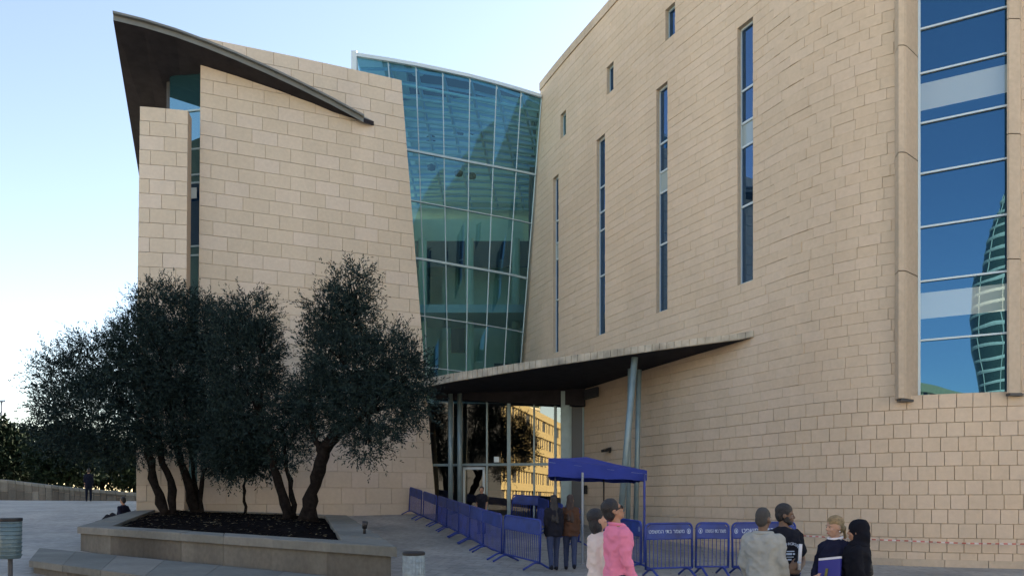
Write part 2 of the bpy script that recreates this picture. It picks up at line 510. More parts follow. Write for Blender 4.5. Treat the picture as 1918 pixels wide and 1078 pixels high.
def lay_stones(wall, rows, len_fn, lo_fn, hi_fn, openings, mat, parent, tops=None, gap=0.012, max_ind=300, seed=1, front=0.0):
    """rows: list of (z0,z1). Each stone its own object while it is among the largest in view, the rest one mesh."""
    r = random.Random(seed)
    st = []
    for ri, (z0, z1) in enumerate(rows):
        zm = (z0 + z1) / 2
        lo, hi = lo_fn(zm), hi_fn(zm)
        segs = [(lo, hi, 'edge', 'edge')]
        for (a, b, q0, q1) in openings:
            if q0 < zm < q1:
                ns = []
                for (u, v, e0, e1) in segs:
                    if b <= u or a >= v:
                        ns.append((u, v, e0, e1)); continue
                    if a > u: ns.append((u, a, e0, 'op'))
                    if b < v: ns.append((b, v, 'op', e1))
                segs = ns
        a = lo - len_fn(lo, zm) * r.choice([0.5, 0.45, 0.55, 0.52])*(ri % 2) - 0.1*r.random()
        cuts = [a]
        while a < hi:
            a += len_fn(a, zm) * r.choice([1, 1, 1, 1, 1.04, 0.96, 1.0, 0.92, 1.08])
            cuts.append(a)
        for (u, v, e0, e1) in segs:
            cc = [c for c in cuts if u + 0.12 < c < v - 0.12]
            ed = [u] + cc + [v]
            for k in range(len(ed) - 1):
                st.append((ed[k], ed[k + 1], z0, z1, k == 0 and e0 == 'edge', k == len(ed) - 2 and e1 == 'edge'))

    def size(t):
        am = (t[0] + t[1]) / 2
        x, y = wall.pt(am)
        zm = (t[2] + t[3]) / 2
        px = CX + F * x / y; py = HY - (zm - EYE) * F / y
        vis = 1 if (-5 < px < 1923 and -5 < py < 1083) else 0
        p0 = wall.px_of(t[0]); p1 = wall.px_of(t[1])
        return vis * abs(p1 - p0) * (t[3] - t[2]) / y
    st.sort(key=size, reverse=True)
    base = unit_stone(); base.materials.append(mat)
    rest = MB()
    n = 0
    for t in st:
        a, b, z0, z1, el, er = t
        am = (a + b) / 2
        jit = r.uniform(-.004, .006) + front
        cut_l = el and abs(lo_fn(z0) - lo_fn(z1)) > 0.01
        cut_r = er and abs(hi_fn(z0) - hi_fn(z1)) > 0.01
        if n < max_ind and not (cut_l or cut_r):
            x, y = wall.pt(am, -0.06 + jit)
            o = link_mesh('stone', base, parent)
            o.location = Vector((x, y, (z0 + z1) / 2)) - parent.location
            o.rotation_euler = (0, 0, wall.rot(am))
            gp = gap(z0) if callable(gap) else gap
            o.scale = (b - a - gp, 1, z1 - z0 - gp)
            n += 1
            continue
        gp = gap(z0) if callable(gap) else gap
        g2 = gp / 2
        al0 = lo_fn(z0) if cut_l else a + g2; al1 = lo_fn(z1) if cut_l else a + g2
        ar0 = hi_fn(z0) if cut_r else b - g2; ar1 = hi_fn(z1) if cut_r else b - g2
        f0 = jit; bk = -0.06
        e = 0.006
        P8 = [wall.p3(al0, z0 + g2, bk), wall.p3(ar0, z0 + g2, bk), wall.p3(ar1, z1 - g2, bk), wall.p3(al1, z1 - g2, bk),
              wall.p3(al0, z0 + g2, f0 - .008), wall.p3(ar0, z0 + g2, f0 - .008), wall.p3(ar1, z1 - g2, f0 - .008), wall.p3(al1, z1 - g2, f0 - .008),
              wall.p3(al0 + e, z0 + g2 + e, f0), wall.p3(ar0 - e, z0 + g2 + e, f0), wall.p3(ar1 - e, z1 - g2 - e, f0), wall.p3(al1 + e, z1 - g2 - e, f0)]
        fs = [(i + k, i + (k + 1) % 4, i + 4 + (k + 1) % 4, i + 4 + k) for i in (0, 4) for k in range(4)] + [(8, 9, 10, 11)]
        rest.add(P8, fs)
    if rest.f:
        o = rest.build('stone_cladding', mat, parent)
        o['kind'] = 'stuff'
    return st


def backing(wall, zlo, zhi, lo_fn, hi_fn, openings, mat, parent, off=-0.03, step=0.4, name='wall'):
    """mortar face behind the stones, left open at the windows"""
    b = MB()
    zs = sorted({zlo, zhi} | {z for o in openings for z in (o[2], o[3]) if zlo < z < zhi})
    zz = []
    for i in range(len(zs) - 1):
        n = max(1, int((zs[i + 1] - zs[i]) / 3))
        zz += [zs[i] + (zs[i + 1] - zs[i]) * k / n for k in range(n)]
    zz.append(zhi)
    L0 = lo_fn(zhi); H0 = hi_fn(zhi)
    for i in range(len(zz) - 1):
        z0, z1 = zz[i], zz[i + 1]
        zm = (z0 + z1) / 2
        lo = max(lo_fn(z0), lo_fn(z1)); hi = min(hi_fn(z0), hi_fn(z1))
        ss = {lo, hi} | {v for o in openings for v in (o[0], o[1]) if lo < v < hi}
        ss = sorted(ss | {v for v in np.arange(math.ceil(lo / step) * step, hi, step)})
        for k in range(len(ss) - 1):
            a, c = ss[k], ss[k + 1]
            am = (a + c) / 2
            if any(o[0] < am < o[1] and o[2] < zm < o[3] for o in openings): continue
            b.quad(wall.p3(a, z0, off), wall.p3(c, z0, off), wall.p3(c, z1, off), wall.p3(a, z1, off))
        # slanted ends
        if abs(lo_fn(z0) - lo_fn(z1)) > 1e-3:
            b.quad(wall.p3(lo_fn(z0), z0, off), wall.p3(lo, z0, off), wall.p3(lo, z1, off), wall.p3(lo_fn(z1), z1, off))
        if abs(hi_fn(z0) - hi_fn(z1)) > 1e-3:
            b.quad(wall.p3(hi, z0, off), wall.p3(hi_fn(z0), z0, off), wall.p3(hi_fn(z1), z1, off), wall.p3(hi, z1, off))
    return b.build(name, mat, parent)


# ================================================================ RIGHT WING
RW = Wall([(950, 37.0), (1000, 34.2), (1040, 32.1), (1122, 28.7), (1237, 25.1), (1395, 21.75), (1500, 19.9), (1629, 18.55), (1760, 17.85), (1918, 17.35), (2150, 16.9), (2500, 16.6)])
rb = empty('court_building', (RW.pt(0)[0], RW.pt(0)[1], 0))
tag(rb, 'long curved sandstone wing with narrow slit windows right of the glass atrium', 'building', 'stone wings of the courthouse')
RH = 0.3435
R_TOP = 58 * RH
s_left_top, s_left_bot, s_low = RW.s_px(1012), RW.s_px(968), RW.s_px(1094)
Z_ENT = 17 * RH                          # the entrance recess below the canopy cuts the corner of the wall


def r_lo(z):
    if z < Z_ENT: return s_low
    k = (z - Z_ENT) / (R_TOP - Z_ENT)
    return s_left_bot + (s_left_top - s_left_bot) * k


def r_hi(z): return RW.len - 0.05


slits, opens = [], []
for (p0, p1) in ((1035.5, 1046), (1117, 1133), (1229, 1250), (1381, 1410)):
    slits.append((RW.s_px(p0), RW.s_px(p1), 23 * RH, 45 * RH))
for (p0, p1) in ((1049.5, 1060), (1136, 1149), (1246, 1264)):
    slits.append((RW.s_px(p0), RW.s_px(p1), 49 * RH, 52 * RH))
bay = (RW.s_px(1690), RW.s_px(1893), 12 * RH, 55 * RH)
opens = slits + [bay]


def r_len(a, zm):
    px = RW.px_of(a)
    i = np.searchsorted(RW.q, px); i = min(max(i, 1), len(RW.q) - 1)
    mpp = (RW.s[i] - RW.s[i - 1]) / (RW.q[i] - RW.q[i - 1])
    w = min(0.95, max(0.37, 30 * mpp))
    return w if zm < 12.2 * RH else w * (1.35 if px > 1250 else 1.1)


rows = [(i * RH, (i + 1) * RH) for i in range(-2, 12)]
for (k0, k1, n_) in ((12, 23, 14), (23, 45, 28), (45, 49, 5), (49, 52, 4), (52, 58, 8)):
    rows += [((k0 + (k1 - k0) * i / n_) * RH, (k0 + (k1 - k0) * (i + 1) / n_) * RH) for i in range(n_)]
lay_stones(RW, rows, r_len, r_lo, r_hi, opens, M['stone_r'], rb, gap=lambda z: 0.012 if z < 12 * RH - .01 else 0.003, seed=3)
low = lambda z: s_low
backing(RW, -0.7, 12 * RH, low, r_hi, opens, M['joint_dark'], rb)
backing(RW, 12 * RH, Z_ENT, low, r_hi, opens, M['joint'], rb)
backing(RW, Z_ENT, R_TOP, lambda z: r_lo(max(z, Z_ENT)), r_hi, opens, M['joint'], rb)
# coping along the roof edge
cp = MB()
aa = list(np.arange(s_left_top, RW.len - .3, 0.6))
for i in range(len(aa) - 1):
    a, c = aa[i], aa[i + 1] - 0.012
    cp.hexa([RW.p3(a, R_TOP, .05), RW.p3(c, R_TOP, .05), RW.p3(c, R_TOP, -.5), RW.p3(a, R_TOP, -.5)],
            [RW.p3(a, R_TOP + .34, .05), RW.p3(c, R_TOP + .34, .05), RW.p3(c, R_TOP + .34, -.5), RW.p3(a, R_TOP + .34, -.5)])
cp.build('coping', M['stone_trim'], rb)
# plinth at the foot
pl = MB()
aa = list(np.arange(s_low, RW.len - .3, 0.9))
for i in range(len(aa) - 1):
    a, c = aa[i] + .006, aa[i + 1] - .006
    g0 = min(gz(*RW.pt(a, .1)), gz(*RW.pt(c, .1)))
    pl.hexa([RW.p3(a, g0 - .3, .05), RW.p3(c, g0 - .3, .05), RW.p3(c, g0 - .3, -.05), RW.p3(a, g0 - .3, -.05)],
            [RW.p3(a, g0 + .17, .05), RW.p3(c, g0 + .17, .05), RW.p3(c, g0 + .17, -.05), RW.p3(a, g0 + .17, -.05)])
pl.build('plinth', M['stone_trim'], rb)
# the mass behind, extended back and sideways to block the sun
pts = [RW.pt(a, -0.75) for a in np.linspace(s_left_bot + .6, RW.len, 24)]
bd = MB()
bd.prism(pts + [(40, 16.2), (40, 62), (5, 62)], -1, R_TOP - 0.15)
bd.m = [0] * len(bd.f)
bd.f = [f for f in bd.f]
bd.build('building_mass', M['inner_wall'], rb)


def reveal(wall, o, mb, depth, off=0.0, m=0):
    a, b, z0, z1 = o
    f, k = -.008, -depth
    mb.quad(wall.p3(a, z0, f), wall.p3(a, z0, k), wall.p3(a, z1, k), wall.p3(a, z1, f), m)
    mb.quad(wall.p3(b, z0, k), wall.p3(b, z0, f), wall.p3(b, z1, f), wall.p3(b, z1, k), m)
    mb.quad(wall.p3(a, z1, f), wall.p3(a, z1, k), wall.p3(b, z1, k), wall.p3(b, z1, f), m)
    mb.quad(wall.p3(a, z0, k), wall.p3(a, z0, f), wall.p3(b, z0, f), wall.p3(b, z0, k), m)


def bar_on(wall, mb, a, b, z0, z1, o0, o1, m=0):
    mb.hexa([wall.p3(a, z0, o0), wall.p3(b, z0, o0), wall.p3(b, z0, o1), wall.p3(a, z0, o1)],
            [wall.p3(a, z1, o0), wall.p3(b, z1, o0), wall.p3(b, z1, o1), wall.p3(a, z1, o1)], m)


for i, o in enumerate(slits):
    a, b, z0, z1 = o
    w = MB(); reveal(RW, o, w, 0.20)
    win = w.build('window', M['stone_trim'], rb)
    dpt = -0.17
    if z1 - z0 > 2:
        zt = [z0, z0 + 2.3, z0 + 4.05, z0 + 4.75, z1 - 1.85, z1]
    else:
        zt = [z0, z1]
    for k in range(len(zt) - 1):
        pm = MB()
        m_ = 'blind' if (z1 - z0 > 2 and k == 2 and i != 1) else 'slot_glass'
        if z1 - z0 < 2 and i == 4: m_ = 'slot_teal'
        pm.quad(RW.p3(a + .03, zt[k] + .03, dpt), RW.p3(b - .03, zt[k] + .03, dpt), RW.p3(b - .03, zt[k + 1] - .03, dpt), RW.p3(a + .03, zt[k + 1] - .03, dpt))
        pm.build('pane', M[m_], win)
    fr = MB()
    bar_on(RW, fr, a, a + .03, z0, z1, dpt + .03, dpt - .02); bar_on(RW, fr, b - .03, b, z0, z1, dpt + .03, dpt - .02)
    for z in zt:
        zz = min(max(z, z0 + .03), z1 - .03)
        bar_on(RW, fr, a + .03, b - .03, zz - .03, zz + .03, dpt + .04, dpt - .02)
    fr.build('frame', M['frame_white'] if z1 - z0 > 2 else M['frame_teal'], win)

# ---- the tall bay window with splayed stone fins
bay_e = MB()
g0 = W(1722, RW.d_px(1722) + .34); g1 = W(1889, RW.d_px(1889) + .06)
tv = Vector((g1[0] - g0[0], g1[1] - g0[1], 0)); bl = tv.length; tv.normalize()
nv = Vector((tv.y, -tv.x, 0))            # towards the plaza


def bp(u, z, off=0.0):
    return (g0[0] + tv.x * u + nv.x * off, g0[1] + tv.y * u + nv.y * off, z)


ZB0, ZB1 = 12 * RH, 55 * RH
dd = g0[1]
tz = [zpx(748, dd), zpx(638, dd), zpx(528, dd), zpx(427, dd), zpx(327, dd), zpx(233, dd), zpx(140, dd), zpx(57, dd), zpx(-25, dd), zpx(-105, dd), zpx(-185, dd)]
bay_e.quad(bp(-.3, ZB0 - .05, -.09), bp(bl + .3, ZB0 - .05, -.09), bp(bl + .3, ZB1, -.09), bp(-.3, ZB1, -.09))
bw = bay_e.build('bay_window', M['frame_dark'], rb)
for k in range(len(tz) - 1):
    z0, z1 = tz[k] + .03, tz[k + 1] - .03
    if k in (1, 5, 9):                   # storeys with a white blind band behind the glass
        h = z1 - z0
        parts = [(z0, z0 + h * .25 if k == 5 else z0 + h * .36, 'bay_glass'), (None, z1 - h * .18, 'blind'), (None, z1, 'bay_glass')]
        zz = z0
        for (_, ztop, mt) in parts:
            pm = MB(); pm.quad(bp(.02, zz, 0), bp(bl - .02, zz, 0), bp(bl - .02, ztop, 0), bp(.02, ztop, 0))
            pm.build('pane', M[mt], bw); zz = ztop
    else:
        w1, w2, w3 = [random.uniform(-.006, .006) for _ in range(3)]
        pm = MB(); pm.quad(bp(.02, z0, w1), bp(bl - .02, z0, w2), bp(bl - .02, z1, w2 + w3), bp(.02, z1, w1 + w3))
        pm.build('pane', M['bay_glass'], bw)
fr = MB()
for z in tz:
    fr.hexa([bp(0, z - .022, .05), bp(bl, z - .022, .05), bp(bl, z - .022, -.03), bp(0, z - .022, -.03)], [bp(0, z + .022, .05), bp(bl, z + .022, .05), bp(bl, z + .022, -.03), bp(0, z + .022, -.03)])
fr.hexa([bp(-.03, tz[0] - .03, .052), bp(.025, tz[0] - .03, .052), bp(.025, tz[0] - .03, -.03), bp(-.03, tz[0] - .03, -.03)], [bp(-.03, ZB1, .052), bp(.025, ZB1, .052), bp(.025, ZB1, -.03), bp(-.03, ZB1, -.03)])
fr.build('frame', M['frame_white'], bw)


def fin(poly, joints, off=0.0):
    f = MB(); f.prism(poly, joints[0], joints[1])
    fo = f.build('fin', M['stone_trim'], rb)
    for k in range(1, len(joints) - 1):
        f = MB(); f.prism(poly, joints[k] + .025, joints[k + 1]); f.build('fin_block', M['stone_trim'], fo)
    return fo


dl = RW.d_px(1690)
A = [W(1676, dl + .02), W(1683, dl - .30), W(1693, dl - .31), W(1698, dl - .27), W(1721, dl + .2), W(1721, dl + .45), W(1690, dl + .6)]
fin(A, [zpx(748, dl), zpx(515, dl), zpx(297, dl), zpx(100, dl), zpx(-90, dl), ZB1])
dr = RW.d_px(1893)
A = [W(1889, dr + .10), W(1886, dr - .12), W(1890, dr - .17), W(1910, dr - .17), W(1916, dr + .05), W(1916, dr + .4), W(1892, dr + .5)]
fin(A, [zpx(737, dr), zpx(490, dr), zpx(258, dr), zpx(45, dr), zpx(-150, dr), ZB1])
# dark drip sills under both fins
sl = MB(); sl.prism([W(1688, dl - .33), W(1717, dl - .05), W(1722, dl + .1), W(1680, dl - .03)], zpx(753, dl), zpx(748.5, dl))
sl.build('sill', M['frame_dark'], rb)
sl = MB(); sl.prism([W(1892, dr - .20), W(1914, dr - .20), W(1918, dr - .05), W(1884, dr - .05)], zpx(742, dr), zpx(737.5, dr))
sl.build('sill', M['frame_dark'], rb)

# ================================================================ LEFT WING
LW = Wall([(330, 27.0), (376, 27.3), (440, 27.72), (560, 28.55), (660, 29.32), (752, 30.1), (790, 30.42), (830, 30.78)])
lb = empty('court_building', (LW.pt(0)[0], LW.pt(0)[1], 1.0))
tag(lb, 'pale stone block with dark wedge roof jutting over its left corner behind olive trees', 'building', 'stone wings of the courthouse')
L_TOP = zpx(150, 30.1)
s_m0 = LW.s_px(374)
zb = 0.6


def l_hi(z):
    k = (z - 1.0) / (L_TOP - 1.0)
    return LW.s_px(818 + (752 - 818) * k)


def l_lo(z): return LW.s_px(368 + 8 * max(0, min(1, z / L_TOP)))


rows = []
z = L_TOP
while z > 0.5:
    h = np.interp(z, [1, 6, 10, 18], [.64, .60, .53, .505])
    rows.append((z - h, z)); z -= h
lrows = rows
lay_stones(LW, rows, lambda a, zm: float(np.interp(zm, [1, 8, 18], [1.05, .95, .9])), l_lo, l_hi, [], M['stone_l'], lb, gap=0.010, seed=11, max_ind=230)
backing(LW, 0.0, L_TOP, l_lo, l_hi, [], M['joint_dark'], lb)
ml = MB()                                # slab behind, follows the slanted edge
zz = np.linspace(0, L_TOP - .02, 12)
for i in range(11):
    z0, z1 = zz[i], zz[i + 1]
    ml.hexa([LW.p3(l_lo(z0), z0, -.06), LW.p3(l_hi(z0), z0, -.06), LW.p3(l_hi(z0), z0, -.55), LW.p3(l_lo(z0), z0, -.55)],
            [LW.p3(l_lo(z1), z1, -.06), LW.p3(l_hi(z1), z1, -.06), LW.p3(l_hi(z1), z1, -.55), LW.p3(l_lo(z1), z1, -.55)])
ml.build('wall_core', M['stone_trim'], lb)
pts = [W(380, 28.2), W(560, 29.3), W(735, 30.8)]
bd = MB(); bd.prism(pts + [(-5.6, 62), (-19, 62), (-13.2, 31)], 0, 15.2)  # body behind the left wall, carried back to block the sun
bd.build('building_mass', M['inner_wall'], lb)
# parapet return of the main wall, seen from the side
# pier: free-standing stone slab left of the slot
PW = Wall([(255, 26.32), (300, 26.45), (352, 26.62)])
pz = zpx(202, 26.45)
p_lo = lambda z: PW.s_px(262 - 12 * (1 - max(0, min(1, z / pz))))
p_hi = lambda z: PW.s_px(352 - 7 * (1 - max(0, min(1, z / pz))))
rows = []
z = pz
while z > 0.5:
    h = np.interp(z, [1, 6, 10, 18], [.60, .55, .52, .50])
    rows.append((z - h, z)); z -= h
lay_stones(PW, rows, lambda a, zm: 0.86, p_lo, p_hi, [], M['stone_l'], lb, gap=0.010, seed=5, max_ind=70)
pc = MB()
zz = np.linspace(0, pz, 10)
for i in range(9):
    z0, z1 = zz[i], zz[i + 1]
    pc.hexa([PW.p3(p_lo(z0) + .005, z0, -.03), PW.p3(p_hi(z0) - .005, z0, -.03), PW.p3(p_hi(z0) - .005, z0, -.6), PW.p3(p_lo(z0) + .005, z0, -.6)],
            [PW.p3(p_lo(z1) + .005, z1, -.03), PW.p3(p_hi(z1) - .005, z1, -.03), PW.p3(p_hi(z1) - .005, z1, -.6), PW.p3(p_lo(z1) + .005, z1, -.6)])
pc.build('pier_core', M['joint_dark'], lb)
# glazed slot behind the pier
sg0, sg1 = W(318, 28.0), W(378, 27.75)
fr = MB()
fr.prism([W(312, 28.3), W(380, 28.05), W(382, 28.5), W(312, 28.8)], 0.8, 17.8)
sw = fr.build('slot_window', M['frame_dark'], lb)
zt = [zpx(y, 27.9) for y in (965, 760, 660, 555, 480, 463, 345, 330, 282, 210, 120)]
for k in range(len(zt) - 1):
    pm = MB()
    z0, z1 = zt[k] + .03, zt[k + 1] - .03
    pm.quad((*sg0, z0), (*sg1, z0), (*sg1, z1), (*sg0, z1))
    pm.build('pane', M['slot_teal'] if k not in (5,) else M['slot_glass'], sw)
fr = MB()
for z in zt:
    fr.prism([(sg0[0], sg0[1] - .05), (sg1[0], sg1[1] - .05), (sg1[0], sg1[1] + .05), (sg0[0], sg0[1] + .05)], z - .03, z + .03)
fr.build('frame', M['frame_teal'], sw)
pn = MB(); q0, q1 = W(351, 27.7), W(368, 27.65)
pn.prism([q0, q1, (q1[0], q1[1] + .04), (q0[0], q0[1] + .04)], zpx(372, 27.7), zpx(352, 27.7)); pn.build('blind', M['frame_white'], sw)

# ---- wedge roof plate
p1, p2, p3b = W(212, 25.0), W(681, 29.2), W(262, 36.0)
front = [(212, 38), (270, 52), (330, 70), (385, 90), (440, 112), (500, 138), (560, 166), (620, 196), (681, 229)]
rf = MB()
fp, bk = [], []
for (px, py) in front:
    k = (px - CX) / F
    # plan point of the front edge: the ray through this column meets the straight line p1-p2
    t = (k * p1[1] - p1[0]) / ((p2[0] - p1[0]) - k * (p2[1] - p1[1]))
    x, y = p1[0] + (p2[0] - p1[0]) * t, p1[1] + (p2[1] - p1[1]) * t
    fp.append((x, y, zpx(py, y)))
zb3 = zpx(338, 36.0); z2 = fp[-1][2]
for i in range(len(front)):
    t = i / (len(front) - 1)
    bk.append((p3b[0] + (p2[0] + .35 - p3b[0]) * t, p3b[1] + (p2[1] + .5 - p3b[1]) * t, zb3 + (z2 + .1 - zb3) * t))
TH = 0.17
for i in range(len(front) - 1):
    up = lambda p: (p[0], p[1], p[2] + TH)
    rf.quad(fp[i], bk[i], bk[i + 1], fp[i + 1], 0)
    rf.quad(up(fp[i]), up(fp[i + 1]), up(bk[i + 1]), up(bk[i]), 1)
    rf.quad(fp[i], fp[i + 1], up(fp[i + 1]), up(fp[i]), 1)
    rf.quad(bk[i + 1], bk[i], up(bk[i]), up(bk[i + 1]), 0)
rf.quad(fp[0], up(fp[0]), up(bk[0]), bk[0], 0)
rf.quad(fp[-1], bk[-1], up(bk[-1]), up(fp[-1]), 0)
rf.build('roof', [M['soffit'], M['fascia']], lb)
gt = MB()
o1 = lambda p, o, z: (p[0] + .05 * o, p[1] - .13 * o, p[2] + z)
for i in range(len(front) - 1):
    gt.hexa([o1(fp[i], 1, TH), o1(fp[i + 1], 1, TH), o1(fp[i + 1], -1, TH), o1(fp[i], -1, TH)], [o1(fp[i], 1, TH + .07), o1(fp[i + 1], 1, TH + .07), o1(fp[i + 1], -1, TH + .07), o1(fp[i], -1, TH + .07)])
gt.build('roof_trim', M['fascia'], lb)

# ================================================================ GLASS ATRIUM
ga = empty('glass_atrium', (-2, 33, 1.0))
tag(ga, 'tall leaning teal glass atrium wedged between the two stone wings', 'building')
tops = [(668, 108, 30.6), (727, 117, 31.1), (779, 126, 31.5), (829, 136, 31.9), (880, 147, 32.3), (930, 160, 32.7), (976, 173, 33.05), (1014, 185, 33.35)]
bots = [(745, 720, 30.9), (772, 720, 31.3), (800, 720, 31.7), (839, 720, 32.3), (873, 720, 32.9), (907, 720, 33.5), (942, 720, 34.2), (972, 720, 35.0)]
T = [P(*t) for t in tops]; B = [P(b[0], b[1], b[2]) for b in bots]
ztop = T[-1].z
def fan(i, z):
    a, b = B[i], T[i]
    k = (z - a.z) / (b.z - a.z)
    return a + (b - a) * k
zl = [B[0].z, 7.2, 9.35, 11.75, 14.15, 16.25, 18.2, None]
mw = MB()
for i in range(8):
    mw.tube([fan(i, B[i].z), T[i]], [.026, .026], 6)
mw.build('mullion', M['frame_teal'], ga)
for k, z in enumerate(zl[1:-2]):
    t_ = MB()
    thick = k in (4, 2)
    h = .045 if thick else .02
    for i in range(7):
        a, b = fan(i, z), fan(i + 1, z)
        t_.hexa([(a.x, a.y - .06, z - h), (b.x, b.y - .06, z - h), (b.x, b.y + .06, z - h), (a.x, a.y + .06, z - h)], [(a.x, a.y - .06, z + h), (b.x, b.y - .06, z + h), (b.x, b.y + .06, z + h), (a.x, a.y + .06, z + h)])
    t_.build('transom', M['frame_teal'], ga)
for i in range(7):
    for k in range(len(zl) - 1):
        if k == 5: continue
        z0 = zl[k]; z1 = zl[k + 1] if k + 1 < len(zl) - 1 else None
        if k == len(zl) - 2: z0 = zl[5]
        a, b = fan(i, z0), fan(i + 1, z0)
        c, d_ = (fan(i + 1, z1), fan(i, z1)) if z1 else (T[i + 1], T[i])
        pm = MB(); pm.quad(a, b, c, d_); pm.build('pane', M['atrium_glass'], ga)
hd = MB()
for i in range(7):
    a, b = T[i], T[i + 1]
    hd.hexa([(a.x, a.y - .12, a.z), (b.x, b.y - .12, b.z), (b.x, b.y + .15, b.z), (a.x, a.y + .15, a.z)], [(a.x, a.y - .12, a.z + .14), (b.x, b.y - .12, b.z + .14), (b.x, b.y + .15, b.z + .14), (a.x, a.y + .15, a.z + .14)])
a = T[0]; hd.hexa([(a.x - .2, a.y - .12, a.z - 1.2), (a.x + .02, a.y - .12, a.z - 1.2), (a.x + .02, a.y + .15, a.z - 1.2), (a.x - .2, a.y + .15, a.z - 1.2)], [(a.x - .2, a.y - .12, a.z + .22), (a.x + .02, a.y - .12, a.z + .22), (a.x + .02, a.y + .15, a.z + .22), (a.x - .2, a.y + .15, a.z + .22)])
hd.build('head_frame', M['frame_white'], ga)
# glazed roof running back, with purlins
BACK = 45.0
rt = MB()
bkT = [Vector((-7.2 + (3.9 + 7.2) * i / 7, BACK, T[i].z - .7)) for i in range(8)]
for i in range(7):
    rt.quad(T[i], T[i + 1], bkT[i + 1], bkT[i])
rt.build('glass_roof', M['roof_glass'], ga)
pu = MB()
for k in range(1, 15):
    t = k / 15
    a = T[0].lerp(bkT[0], t); b = T[7].lerp(bkT[7], t)
    pu.tube([a - Vector((0, 0, .16)), b - Vector((0, 0,   .16))], .07, 6)
pu.build('purlin', M['frame_teal'], ga)
rt = MB()
for i in range(1, 7):
    rt.tube([T[i] - Vector((0, 0, .12)), bkT[i] - Vector((0, 0, .12))], .06, 6)
rt.build('rafter', M['frame_teal'], ga)
# inside: back wall, galleries, side cores
iw = MB()
iw.box(-9, 6, BACK - .1, BACK + .4, 0, ztop + .6)
iw.build('back_wall', M['inner_wall'], ga)
iw = MB(); iw.box(-7.4, -5.6, 33.2, BACK, 0, ztop - 2.5); iw.build('side_core', M['inner_wall'], ga)
iw = MB()
iw.box(-6, 0.6, BACK - 5, BACK, 15.0, 16.6)
iw.box(-3.9, 1.2, BACK - 3.2, BACK, 0, 15)
iw.build('inner_core', M['inner_wall'], ga)
dk = MB()
dk.box(-5.6, .9, 39.92, 40.0, 14.0, 15.4)
dk.box(0.9, 1.6, 38, 40.6, 0, 18.5)
dk.box(-3.2, -1.6, 41.70, 41.78, 4.8, 7.6); dk.box(-1.0, .2, 41.70, 41.78, 3.6, 9.2); dk.box(-3.4, -2.6, 41.7, 41.78, 9.8, 12.0)
dk.build('inner_opening', M['inner_dark'], ga)
ig = MB()
ig.box(-5.6, 3.0, 36.6, 39.9, 10.75, 11.15); ig.box(-5.6, 2.6, 37.2, 40, 6.2, 6.6)
ig.build('gallery', M['inner_slab'], ga)
ig = MB()
for x in (-4.6, -2.2, .2, 2.0):
    ig.tube([(x, 38.5, 0), (x, 38.5, 15)], .22, 10)
ig.build('inner_column', M['inner_wall'], ga)
dl_ = MB()
for (px, py) in ((808, 313), (859, 324), (884, 329)):
    p = P(px, py, 38.5)
    dl_.lathe([(.02, -.2), (.2, -.12), (.22, .05), (.08, .15)], p, 10)
dl_.build('pendant_lamp', M['black'], ga)

# ================================================================ ENTRANCE GLAZING under the canopy
ea, eb = W(812, 31.0), W(1094, 29.95)
ent = empty('entrance_glazing', (ea[0], ea[1], 1.0))
tag(ent, 'dark glazed entrance screen with steel posts under the concrete canopy', 'entrance')


def ep(px, z, off=0.0):
    k = (px - CX) / F
    t = (k * ea[1] - ea[0]) / ((eb[0] - ea[0]) - k * (eb[1] - ea[1]))
    x, y = ea[0] + (eb[0] - ea[0]) * t, ea[1] + (eb[1] - ea[1]) * t
    l = math.hypot(eb[0] - ea[0], eb[1] - ea[1]); tx, ty = (eb[0] - ea[0]) / l, (eb[1] - ea[1]) / l
    return (x + ty * off, y - tx * off, z)


EZ0, EZ1 = 0.6, 5.95
sd = MB(); sd.hexa([ep(1070, EZ0, .06), ep(1096, EZ0, .06), ep(1096, EZ0, -.3), ep(1070, EZ0, -.3)], [ep(1070, EZ1, .06), ep(1096, EZ1, .06), ep(1096, EZ1, -.3), ep(1070, EZ1, -.3)]); sd.build('side_panel', M['panel_dark'], ent)
etr = zpx(869, 30.4)
cols = [812, 848, 866, 912, 953, 1000, 1040, 1068, 1094]
for i in range(len(cols) - 2):
    for (z0, z1) in ((EZ0, etr), (etr, EZ1)):
        pm = MB(); pm.quad(ep(cols[i], z0), ep(cols[i + 1], z0), ep(cols[i + 1], z1), ep(cols[i], z1)); pm.build('pane', M['entry_glass'], ent)
for px, w in ((912, .03), (953, .07), (1000, .03), (1040, .05), (1068, .05), (1093, .05)):
    mm = MB(); c = Vector(ep(px, EZ0)); mm.box(c.x - w, c.x + w, c.y - .08, c.y + .06, EZ0, EZ1); mm.build('mullion', M['steel'], ent)
tr = MB(); tr.hexa([ep(812, etr - .05, .07), ep(1094, etr - .05, .07), ep(1094, etr - .05, -.05), ep(812, etr - .05, -.05)], [ep(812, etr + .05, .07), ep(1094, etr + .05, .07), ep(1094, etr + .05, -.05), ep(812, etr + .05, -.05)])
tr.build('transom', M['steel'], ent)
do = MB()
for (u0, u1) in ((868, 872), (905, 909)):
    do.hexa([ep(u0, EZ0, .1), ep(u1, EZ0, .1), ep(u1, EZ0, .02), ep(u0, EZ0, .02)], [ep(u0, etr - .12, .1), ep(u1, etr - .12, .1), ep(u1, etr - .12, .02), ep(u0, etr - .12, .02)])
do.hexa([ep(868, etr - .2, .1), ep(909, etr - .2, .1), ep(909, etr - .2, .02), ep(868, etr - .2, .02)], [ep(868, etr - .1, .1), ep(909, etr - .1, .1), ep(909, etr - .1, .02), ep(868, etr - .1, .02)])
do.build('door', M['frame_white'], ent)
